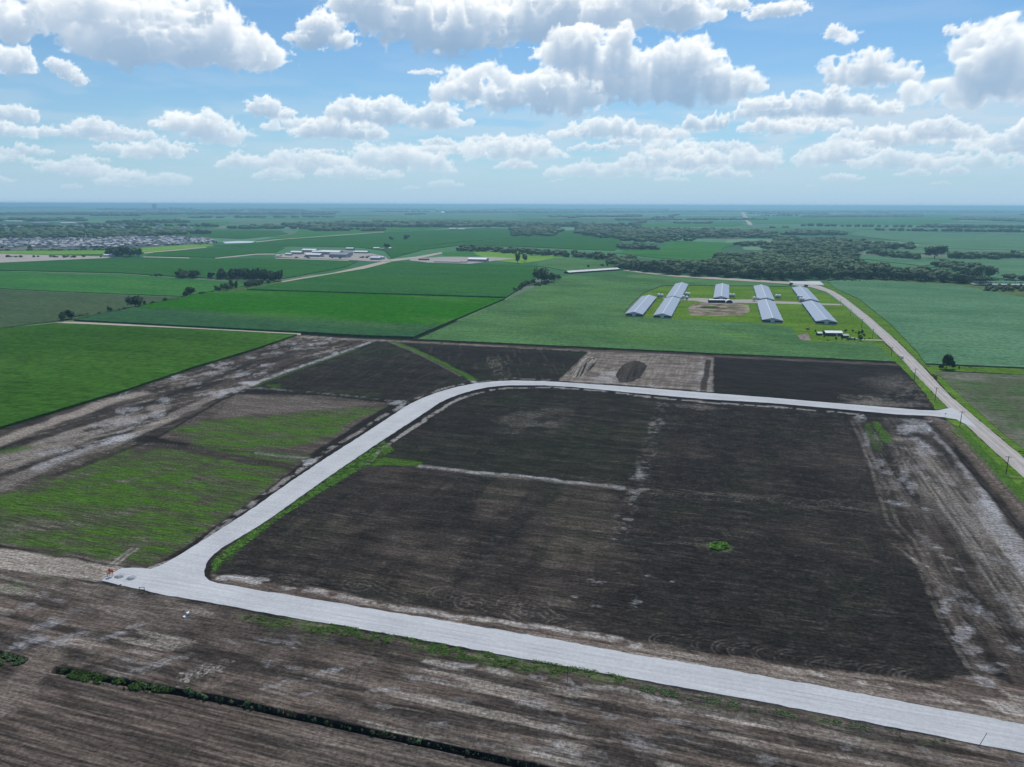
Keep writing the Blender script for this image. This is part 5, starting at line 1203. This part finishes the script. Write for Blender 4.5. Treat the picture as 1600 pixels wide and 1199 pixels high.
# the farm sheds in the middle distance
M_BROOF = plain('bright_white_roof', (0.82,0.81,0.8), .5, .04)
M_BWALL = plain('dusty_grey_wall', (0.30,0.31,0.34), .7)
M_PINK = plain('pinkish_yard_goods', (0.42,0.33,0.32), .8)
ind = [(450,400,16,7,'grey shed with pale roof, leftmost of the yard',M_BROOF),(462,398,30,9,'wide white-roofed shed at the left of the yard',M_BROOF),(482,394.5,40,9,'long white-roofed shed at the back of the yard, left',M_BROOF),(488,402,40,9,'white-roofed gabled shed at the front left of the yard',M_BROOF),
 (496,398,26,10,'tall white-roofed shed behind the front left one',M_BROOF),(515,398.5,52,11,'large white-roofed hall in the middle of the yard',M_BROOF),(528,403,46,12,'grey-walled pale hall in front of the middle one',M_BWALL),(543,400,20,11,'grey box shed at the right of the middle halls',M_BWALL),
 (546,391,22,7,'small bright roofed shed behind the yard',M_BROOF),(563,396.5,36,7,'long white-roofed shed to the right of the yard',M_BROOF),(588,390,16,6,'white-roofed cottage barn farther right behind the yard',M_BROOF),(597,390.5,12,5,'grey small barn beside the cottage barn',M_BWALL),(609,390.5,7,7,'white silo-like hut at the far right behind the yard',M_BROOF),
 (586,407,24,9,'dark shed with white roof by the lane',M_BROOF),(595,406,12,8,'white gabled shed touching the dark one by the lane',M_BROOF),(434,401.5,12,5,'low pale hut left of the yard',M_BROOF),
 (661,407.5,22,5,'brown low shed beside the lane end',M_BROWNR),(698,411,58,4,'long dark flat shed in front of the meadow',M_BWALL),(720,411,24,4,'pinkish roofed shed joined to the long dark one',M_PINK),(745,409.5,42,9,'white-roofed hall with grey walls by the meadow',M_BROOF),
 (707,358.5,36,5,'far white-roofed poultry barn, left of two',M_BROOF),(721.5,359,32,5,'far white-roofed poultry barn, right of two',M_BROOF),(770,394,14,4,'white hut at the edge of the tree row',M_BROOF),
 (176,402,18,8,'blue-grey roofed barn by the grove before the suburb',plain('blue_roof',(.2,.26,.38))),(166,401.5,14,6,'white-roofed hut left of the blue-grey barn',M_BROOF),
 (980,388.5,14,6,'dark-roofed farmhouse among the far trees, left',M_BROWNR),(992,387.5,22,8,'purple-grey roofed farmhouse among the far trees',plain('slate_roof',(.15,.13,.17))),(1001,389,12,6,'white shed right of the farmhouse',M_BROOF),(1008,389,14,5,'white shed farthest right at the farmstead',M_BROOF),
 (85,364,95,7,'long pale flat building behind the suburb',M_BROOF),(53,369,40,8,'tan-roofed hall behind the suburb',M_PINK),(160,368,80,7,'wide tan building behind the suburb',M_PINK),(18,347,160,8,'far pale warehouse at the left edge',M_BROOF),(60,350,110,9,'far grey warehouse right of the pale one',M_BWALL),(105,350,90,8,'far white warehouse, rightmost of three',M_BROOF),
 (1148,434,10,4,'x',M_BWALL)]
for (x_, y_, L_, h__, lab, rm) in ind[:-1]:
    D_ = max(8, L_*.45); wl_ = M_BWALL if rm is not M_BROWNR else M_DARK
    shed('farm_shed' if y_ > 380 else 'warehouse', x_, y_, L_, D_, h__*.62, rnd.choice([-.28,-.28,0.0]), rm, wl_, lab, 'shed' if y_ > 380 else 'building', rh=h__*.30)
slab('yard_ground', [(428,402),(470,404.4),(530,406),(585,409.5),(612,409),(600,401),(560,393),(500,391),(440,398)], 0.9, M_YARD, kind='structure', jit=1.5)
slab('yard_ground', [(640,408),(690,413.4),(735,413),(775,408),(806,405),(770,402.5),(700,402),(640,405)], 1.0, M_YARD, kind='structure', jit=1.5)
# hay, crates and trailers in the yard
for i_ in range(26):
    x_ = rnd.choice([rnd.uniform(446,552), rnd.uniform(446,552), rnd.uniform(560,590)]); x, y = G(x_, rnd.uniform(401.5,405))
    o = empty('farm_trailer', (x, y, .9), rnd.uniform(0,3), 'small trailer or implement parked in the yard of the farm sheds', 'trailer', 'implements in the farm yard')
    MB().box(-3,3,-1.2,1.2,.7,2.2).obj('load_bed', rnd.choice([M_RED, M_BWALL, M_BROOF, M_PINK, M_DARK]), o); MB().box(-2.6,2.6,-1.1,1.1,0,.66).obj('running_gear', M_STEEL, o)

# ------------------------------------------------------------------ the suburb: houses one by one, the farther ones as one mass
HROOF = [plain('asphalt_shingle_roof', c, .85) for c in ((.12,.13,.17),(.24,.24,.28),(.08,.09,.11),(.42,.41,.42))]
HWALL = [plain('house_siding', c, .8) for c in ((.65,.65,.65),(.36,.38,.42),(.7,.67,.6),(.22,.24,.3),(.5,.4,.33))]
def house_mesh(w, d, h, rh):
    b = MB().box(-w/2,w/2,-d/2,d/2,0,h); g = [(-w/2,-d/2),(w/2,-d/2),(w/2,d/2),(-w/2,d/2)]
    r = MB(); e = .4; r.add([(-w/2-e,-d/2-e,h),(w/2+e,-d/2-e,h),(w/2+e,d/2+e,h),(-w/2-e,d/2+e,h),(-w*.28,0,h+rh),(w*.28,0,h+rh)],[(3,2,1,0),(0,1,5,4),(1,2,5),(2,3,4,5),(3,0,4)])
    return b, r
HM = []
for (w, d, h, rh) in ((14,11,5.5,3),(17,12,3.4,3),(12,12,6,3.4),(20,11,3.2,2.6)):
    b, r = house_mesh(w, d, h, rh)
    for k_ in range(3):
        bm_, rm_ = b.mesh('wall'), r.mesh('roof'); bm_.materials.append(rnd.choice(HWALL)); rm_.materials.append(rnd.choice(HROOF)); HM.append((bm_, rm_))
TOWN = [(-40,388),(100,388.5),(175,387.5),(250,385),(300,383.5),(336,382),(335,377),(300,372),(160,370.5),(60,371.5),(-40,374)]
sites = fill(TOWN, 25, 77, .3); sites = [(math.hypot(a, b), a, b) for a, b in sites if rnd.random() < .85]; sites.sort()
hl = [('small suburban house at the near edge of the suburb','houses at the near edge of the suburb')]
for i_, (d_, x, y) in enumerate(sites[:290]):
    o = empty('suburban_house', (x, y, .4), rnd.choice([0, math.pi/2])-BR+rnd.uniform(-.2,.2), 'grey-roofed house packed in the near rows of the suburb at the left', 'house', 'houses of the suburb')
    bm_, rm_ = rnd.choice(HM); link('wall', bm_, None, o); link('roof', rm_, None, o)
V_ = []; F_ = []; MI = []
for (d_, x, y) in sites[290:]+[(0, *G(rnd.uniform(-20,300)+0, rnd.uniform(352,360))) for _ in range(160)]:
    w, d, h = rnd.uniform(11,20), rnd.uniform(9,13), rnd.uniform(3,6); b = len(V_)
    c, s = math.cos(-BR), math.sin(-BR)
    for (a, e_, z) in [(-w/2,-d/2,0),(w/2,-d/2,0),(w/2,d/2,0),(-w/2,d/2,0),(-w/2,-d/2,h),(w/2,-d/2,h),(w/2,d/2,h),(-w/2,d/2,h),(-w*.3,0,h+3),(w*.3,0,h+3)]:
        V_.append((x+a*c-e_*s, y+a*s+e_*c, z+.4))
    F_ += [tuple(k+b for k in f) for f in [(0,1,5,4),(1,2,6,5),(2,3,7,6),(3,0,4,7),(4,5,9,8),(5,6,9),(6,7,8,9),(7,4,8)]]; mi = rnd.randrange(4); MI += [4+mi]*4+[mi]*4
me = mesh('distant_housing', V_, F_)
for m in HROOF+HWALL[:4]: me.materials.append(m)
me.polygons.foreach_set('material_index', MI)
link('distant_housing', me, None, kind='stuff', label='mass of farther suburban houses')
low_crowns('suburb_trees', [(x+rnd.uniform(-14,14), y+rnd.uniform(-14,14), rnd.uniform(7,13), rnd.uniform(6,11)) for (_d, x, y) in sites if rnd.random() < .9], M_LEAF, label='garden trees between the suburban houses')
low_crowns('distant_bushes', [(*G(rnd.uniform(-20,175), rnd.choice([391.5,392,402.5])+rnd.uniform(-.6,.6)), rnd.uniform(6,14), rnd.uniform(4,8)) for _ in range(46)], M_LEAF, label='bushes along the lanes in front of the suburb')

# ------------------------------------------------------------------ poles and signs
def pole(px, py, h, label):
    x, y = G(px, py); o = empty('utility_pole', (x, y, 0), -BR+rnd.uniform(-.05,.05), label, 'utility pole', 'utility poles along the county road')
    MB().tube((0,0,-.3),(0,0,h),.21,.14,8).obj('post', M_WOODP, o); MB().box(-1.35,1.35,-.09,.09,h-.62,h-.44).obj('crossarm', M_WOODP, o)
    for k_ in (-1.2,-.5,.5,1.2): MB().tube((k_,0,h-.44),(k_,0,h-.2),.06,.05,6).obj('insulator', M_BIN, o)
for x_, y_, h_p, lab in [(1571.5,741.5,9.0,'nearest utility pole, in the grass at the right edge'),(1499.5,667.5,9.2,'utility pole at the corner of the gravel and county roads'),(1460.5,627.5,9.2,'utility pole just before the road junction, above it'),
  (1428.3,595.5,9.0,'utility pole beside the dark field below the white vehicle'),(1392.5,556,7.4,'utility pole above the white vehicle'),(1363,529.5,9.0,'utility pole beside the entrance to the house plot'),(1346,512.5,9.2,'utility pole level with the front end of the rightmost barn'),(1328.6,494.5,8.6,'utility pole beside the rightmost barn'),(1313,478,8.6,'farthest utility pole, where the yard lane meets the road')]:
    pole(x_, y_, h_p, lab)
def post(name, px, py, h, r, label, cat, z=0, mat=None, lean=(0,0)):
    x, y = G(px, py); o = empty(name, (x, y, z), 0, label, cat); MB().tube((0,0,-.3),(lean[0],lean[1],h),r,r*.8,7).obj('shaft', mat or M_STEEL, o); return o
o = post('marker_post', 886.5, 1066, 4.6, .07, 'thin dark marker post in the weeds south of the new road', 'post'); MB().box(-.16,.16,-.08,.08,4.3,4.75).obj('cap', M_STEEL, o)
post('leaning_stake', 1528, 1168, 3.0, .07, 'leaning stake at the road edge in the lower right corner', 'stake', lean=(2.2,1.0))
o = post('sign_post', 1476.5, 652.5, 2.3, .05, 'small sign on a post at the mouth of the new road', 'sign'); MB().tube((0,-.02,2.35),(0,-.07,2.35),.40,.40,8).obj('sign_face', plain('sign_back',(.3,.32,.34),.5), o)
o = post('sign_post', 189.5, 922, 1.9, .04, 'short post with a small dark plate near the track end', 'sign'); MB().box(-.35,.35,-.05,.0,1.7,2.0).obj('plate', M_STEEL, o)
x, y = G(222.5, 926); o = empty('black_frame', (x, y, 0), .1, 'black two-legged frame at the road edge by the junction', 'frame')
for sx in (-.7, .7): MB().tube((sx,0,-.2),(sx,0,1.9),.07,.07,6).obj('leg', M_STEEL, o)
for z_ in (1.75, .95): MB().box(-.95,.95,-.06,.06,z_,z_+.14).obj('rail', M_STEEL, o)
M_ORANGE = plain('orange_sign_sheet', (.62,.14,.04), .6)
def road_sign(px, py, label, s, diamond):
    x, y = G(px, py); o = empty('road_work_sign', (x, y, 0), -.3, label, 'warning sign')
    for sx in (-.5, .5): MB().tube((sx*s,.3,-.1),(0,0,1.5*s),.04,.04,5).obj('leg', M_STEEL, o)
    MB().tube((0,-.6*s,-.1),(0,0,1.5*s),.04,.04,5).obj('leg', M_STEEL, o)
    if diamond:
        m = MB(); q = .75*s; m.add([(0,-.05,1.35*s),(q,-.05,1.35*s+q),(0,-.05,1.35*s+2*q),(-q,-.05,1.35*s+q),(0,.0,1.35*s),(q,.0,1.35*s+q),(0,.0,1.35*s+2*q),(-q,.0,1.35*s+q)],[(0,1,2,3),(7,6,5,4),(0,4,5,1),(1,5,6,2),(2,6,7,3),(3,7,4,0)]); m.obj('sign_face', M_ORANGE, o)
    else:
        for z_ in (.9,1.35): MB().box(-.9*s,.9*s,-.04,.04,z_,z_+.25).obj('board', M_ORANGE, o)
road_sign(173, 902, 'orange diamond warning sign on a tripod at the end of the new road', 1.15, True)
road_sign(176.5, 901, 'second orange warning sign, right of the diamond one', .95, True)
road_sign(169.5, 900.5, 'low orange barricade left of the warning signs', .8, False)
# culvert end
x, y = G(292, 962); o = empty('culvert_pipe', (x, y, -.35), math.radians(-35), 'white culvert end in the scraped ground below the junction', 'pipe')
M_CULV = plain('white_plastic_pipe', (.8,.8,.82), .4); n = 18; m = MB()
for i in range(n):
    a, b = 2*math.pi*i/n, 2*math.pi*(i+1)/n; R_, r_ = .46, .35
    m.prism([(R_*math.cos(a),R_*math.sin(a)+.9),(R_*math.cos(b),R_*math.sin(b)+.9),(r_*math.cos(b),r_*math.sin(b)+.9),(r_*math.cos(a),r_*math.sin(a)+.9)],-.1,.7)
m.obj('pipe_ring', M_CULV, o); MB().prism([(.34*math.cos(2*math.pi*i/n),.34*math.sin(2*math.pi*i/n)+.9) for i in range(n)],.2,.65).obj('painted_bore_shade', M_DARK, o)  # dark plug stands for the shade inside the pipe
MB().add([(-.5,-1.1,.45),(.5,-1.1,.45),(.42,-.15,.42),(-.42,-.15,.42),(-.5,-1.1,.3),(.5,-1.1,.3),(.42,-.15,.3),(-.42,-.15,.3)],[(0,1,2,3),(7,6,5,4),(0,4,5,1),(1,5,6,2),(2,6,7,3),(3,7,4,0)]).obj('apron', M_CULV, o)
# heaps of gravel and soil
def heap(name, px, py, rx, ry, h, rot, mat, label, cat, rid=0.0, cover=None, seed=0):
    x, y = G(px, py); n = 40; g = np.linspace(-1.25, 1.25, n); a, b = np.meshgrid(g, g); ax, bx = a*rx, b*ry
    r_ = np.maximum(np.abs(a)**2.6+np.abs(b)**2.6, 0)**(1/2.6); z = h*(1-ss(.35, 1.1, r_+(fb(a*2+seed, b*2, 5, 3)-.5)*.35))*(0.8+.4*fb(a*3, b*3+seed, 8, 3)) + rid*h*(fb(a*4, b*.7, 3+seed, 3)-.5)*(1-ss(.5,1,r_)) - .12
    V = np.stack([ax, bx, z], -1).reshape(-1, 3); I = np.arange(n*n).reshape(n, n); F = np.stack([I[:-1,:-1], I[:-1,1:], I[1:,1:], I[1:,:-1]], -1).reshape(-1, 4)
    me = mesh_np(name, V, F, True)
    if cover is not None:
        C = np.tile(np.array(cover, np.float32), (n*n, 1)); C[:, 0] *= ss(.35,.6,fb(a*6+seed, b*.7+a*.8, 2, 3)).ravel()*1.5; C[:, 2] *= (.4+fb(a*4, b*4, 6, 3)).ravel(); at = me.color_attributes.new('cover', 'FLOAT_COLOR', 'POINT'); at.data.foreach_set('color', C.ravel())
    o = link(name, me, mat, label=label, cat=cat); o.location = (x, y, 0.0); o.rotation_euler = (0, 0, rot)
M_GHEAP = gravel_material('grey_stone_heap', (.30,.30,.31), (.44,.44,.45))
heap('gravel_heap', 187, 901.5, 2.0, 1.8, .9, .2, M_GHEAP, 'grey gravel heap on the road end, left of two', 'gravel heap')
heap('gravel_heap', 205, 904.5, 1.9, 1.7, .9, .1, M_GHEAP, 'darker gravel heap on the road end, right of two', 'gravel heap', seed=3)
heap('soil_heap', 987, 580, 9.5, 34, 5.5, -BR-.02, SOIL, 'dark oblong soil heap in the middle of the pale graded pad', 'soil heap', cover=(.06,.0,.25,0))
heap('soil_heap', 914, 573, 6.5, 34, 5.0, -BR-.02, SOIL, 'pale ribbed oblong heap at the left of the graded pad', 'soil heap', rid=.8, cover=(.75,0,.22,.0))  # cream streaks; the dark between ribs is shade put into the cover
heap('manure_heap', 1109, 480.5, 14, 11, 1.0, 0, SOIL, 'dark ring of earth in the bare patch between the barns', 'earth heap', cover=(0,.1,.2,0))
heap('green_mound', 1109, 480, 8, 7, 1.35, 0, M_GRASS, 'green weedy hollow inside the dark ring of earth', 'mound')

# ------------------------------------------------------------------ bridge at the right edge
x0, y0 = G(1521, 446.5); x1, y1 = G(1625, 447.5); L_ = math.hypot(x1-x0, y1-y0)
o = empty('truss_bridge', (x0, y0, 0), math.atan2(y1-y0, x1-x0), 'low white-railed truss bridge at the right edge beyond the soybeans', 'bridge')
MB().box(0,L_,0,8,1.6,2.3).obj('deck', M_WHITE, o)
for yy in (0.0,8.0):
    MB().box(6,L_-6,yy-.12,yy+.12,6.2,6.6).obj('top_chord', M_WHITE, o)
    n_ = 12
    for k_ in range(n_+1):
        xx = 6+(L_-12)*k_/n_; MB().tube((xx,yy,2.3),(xx,yy,6.2),.14,.14,5).obj('upright', M_WHITE, o)
    MB().tube((0,yy,2.3),(6,yy,6.3),.2,.2,5).obj('end_brace', M_WHITE, o)
low_crowns('bridge_scrub', [(*G(rnd.uniform(1540,1700), rnd.uniform(449,456)), rnd.uniform(5,10), rnd.uniform(4,8)) for _ in range(110)], M_LEAF2, label='grey green scrub in front of the bridge')
low_crowns('wood_edge_scrub', [(*G(rnd.uniform(1290,1600), 437+rnd.uniform(0,3)), rnd.uniform(3,6), rnd.uniform(2,4)) for _ in range(60)], M_LEAF, label='low scrub along the foot of the wood')

# far landmarks
x, y = G(690, 334.5); o = empty('radio_mast', (x, y, 0), 0, 'thin radio mast on the far horizon, left of centre', 'mast'); hm = 127
MB().tube((0,0,0),(0,0,hm),2.2,1.6,6).obj('shaft', M_BWALL, o)
o = empty('white_tank', (x+20, y-60, 0), 0, 'white domed tank at the foot of the radio mast', 'tank'); MB().tube((0,0,0),(0,0,22),32,32,16).tube((0,0,22),(0,0,34),32,8,16).obj('shell', M_BROOF, o)
for i_, (x_, y_, w_, h__) in enumerate([(242,329.5,60,110),(256,329.2,160,40),(268,329,70,55),(300,329,60,50),(225,329.5,120,30),(283,329.3,200,26)]):
    x, y = G(x_, y_); o = empty('far_tower_block', (x, y, 0), .2, 'tiny hazy city block on the horizon at the left', 'tower block', 'city blocks on the horizon')
    MB().box(-w_/2,w_/2,-w_/2,w_/2,0,h__).obj('walls', M_BWALL, o)

# ------------------------------------------------------------------ weeds with leaves of their own near the camera
def tufts(name, px, n, size, mat, label, hmax=.35, thr=.0, z=0.0):
    P = [tuple(p) for p in GP(px)]; r = np.random.RandomState(len(px)+n); xs = [p[0] for p in P]; ys = [p[1] for p in P]
    m_ = n*12; x = r.uniform(min(xs), max(xs), m_); y = r.uniform(min(ys), max(ys), m_)
    k = sdist(P, x.astype(np.float32), y.astype(np.float32)) < 0.15
    if thr: k &= fb(x/5, y/5, 71, 4) > thr
    k &= fb(x/1.6, y/1.6, 5, 3) > .45
    x, y = x[k][:n], y[k][:n]; m_ = len(x); V = np.zeros((m_, 6, 3)); sz = size*(0.5+r.rand(m_)); 
    for q in range(2):
        a = r.rand(m_)*6.283; ca, sa = np.cos(a)*sz*.5, np.sin(a)*sz*.5; hh = hmax*(.4+.7*r.rand(m_))
        b_ = (r.rand(m_)-.2)*sz
        V[:, q*3+0] = np.stack([x-ca, y-sa, z+hh*r.rand(m_)], 1); V[:, q*3+1] = np.stack([x+ca, y+sa, z+hh*r.rand(m_)], 1)
        V[:, q*3+2] = np.stack([x-sa/sz*2*b_, y+ca/sz*2*b_, z+hh*(.3+.7*r.rand(m_))], 1)
    F = np.arange(m_*6).reshape(-1, 3)
    return link(name, mesh_np(name, V.reshape(-1, 3), F), mat, kind='stuff', label=label)
tufts('roadside_weeds', VERGE_S, 15000, .36, M_WEED, 'strip of leafy weeds on the south side of the new road', .32, .42)
tufts('roadside_weeds', VERGE_E+[], 9500, .45, M_WEED2, 'bright strip of weeds east of the slanting new road', .35, .36)
tufts('roadside_weeds', [(1000,1070),(1200,1106),(1500,1162),(1500,1170),(1200,1114),(1000,1080)], 4500, .3, M_SHRUB, 'thin dark weeds on the road bank at the right', .3, .46)
tufts('weed_patch', [(1110,851),(1123,848),(1136,851),(1138,857),(1124,860),(1111,859)], 700, .8, M_WEED2, 'leafy weed patch alone in the dark ploughed field', .9)
tufts('ditch_weeds', [(-40,1012),(0,1021),(30,1028),(44,1032),(30,1040),(0,1040),(-40,1036)], 1500, .5, M_SHRUB, 'grey green weeds at the left end of the ditch', .7)
tufts('ditch_weeds', [(82,1045),(140,1054),(220,1068),(262,1076),(262,1083),(200,1078),(120,1063),(84,1053)], 4200, .4, M_WEED, 'thick leafy weeds along the dark ditch at the lower left', .75)
tufts('ditch_weeds', [(262,1077),(340,1091),(400,1104),(560,1139),(700,1169),(850,1201),(850,1205),(700,1173),(560,1143),(400,1108),(262,1082)], 350, .3, M_SHRUB, 'thin weeds along the lip of the ditch', .3)
tufts('wheel_weeds', [(1350,662),(1366,660),(1392,690),(1372,704)], 180, .7, M_WEED, 'dark green weeds growing in furrows at the top of the bare strip', .6, .42)
bs = [(292,1083,13,11),(302,1086,11,9),(312,1088,12,10),(322,1091,9,7),(338,1093,6,7),(346,1096,7,8),(363,1098,6,6),(388,1103,11,11),(393,1107,6,6),(407,1107,8,9),(422,1108,4,5),(436,1113,6,7),(456,1117,9,10),(482,1121,5,8),(492,1126,7,8),(510,1131,7,8),(518,1134,4,4),(534,1136,5,5),(547,1140,6,6),(566,1141,5,5),(583,1146,9,8),(600,1149,12,10),(612,1150,5,5),(617,1153,5,5),(641,1158,8,9),(646,1161,5,5),(655,1160,14,9),(670,1164,6,7),(684,1166,5,5),(704,1168,4,5),(731,1178,8,10),(794,1190,8,8),(810,1192,5,5),(822,1194,4,4),(840,1196,5,5),(270,1079,9,6),(255,1076,10,7),(243,1074,9,6),(228,1073,10,7),(208,1070,6,5)]
for i_, (x_, y_, w_, h__) in enumerate(bs):
    tree(x_, y_+1.5, wpx=w_*1.1, hpx=h__*1.1, label='small dark bush on the lip of the ditch at the bottom', group='bushes on the lip of the ditch', kind='bush', crowns=BUSH, cat='bush')

# ------------------------------------------------------------------ haze
hz = MB().box(-64000, 64000, -64000, 64000, -4, 131).mesh('haze')
hm_ = bpy.data.materials.new('haze_air'); hm_.use_nodes = True; t_ = hm_.node_tree
for n_ in list(t_.nodes): t_.nodes.remove(n_)
pv = t_.nodes.new('ShaderNodeVolumePrincipled'); ou = t_.nodes.new('ShaderNodeOutputMaterial'); t_.links.new(pv.outputs[0], ou.inputs['Volume'])
pv.inputs['Density'].default_value = 1/11500.0; pv.inputs['Color'].default_value = (0.46, 0.82, 1.0, 1); pv.inputs['Anisotropy'].default_value = 0.35
link('haze', hz, hm_, kind='stuff')
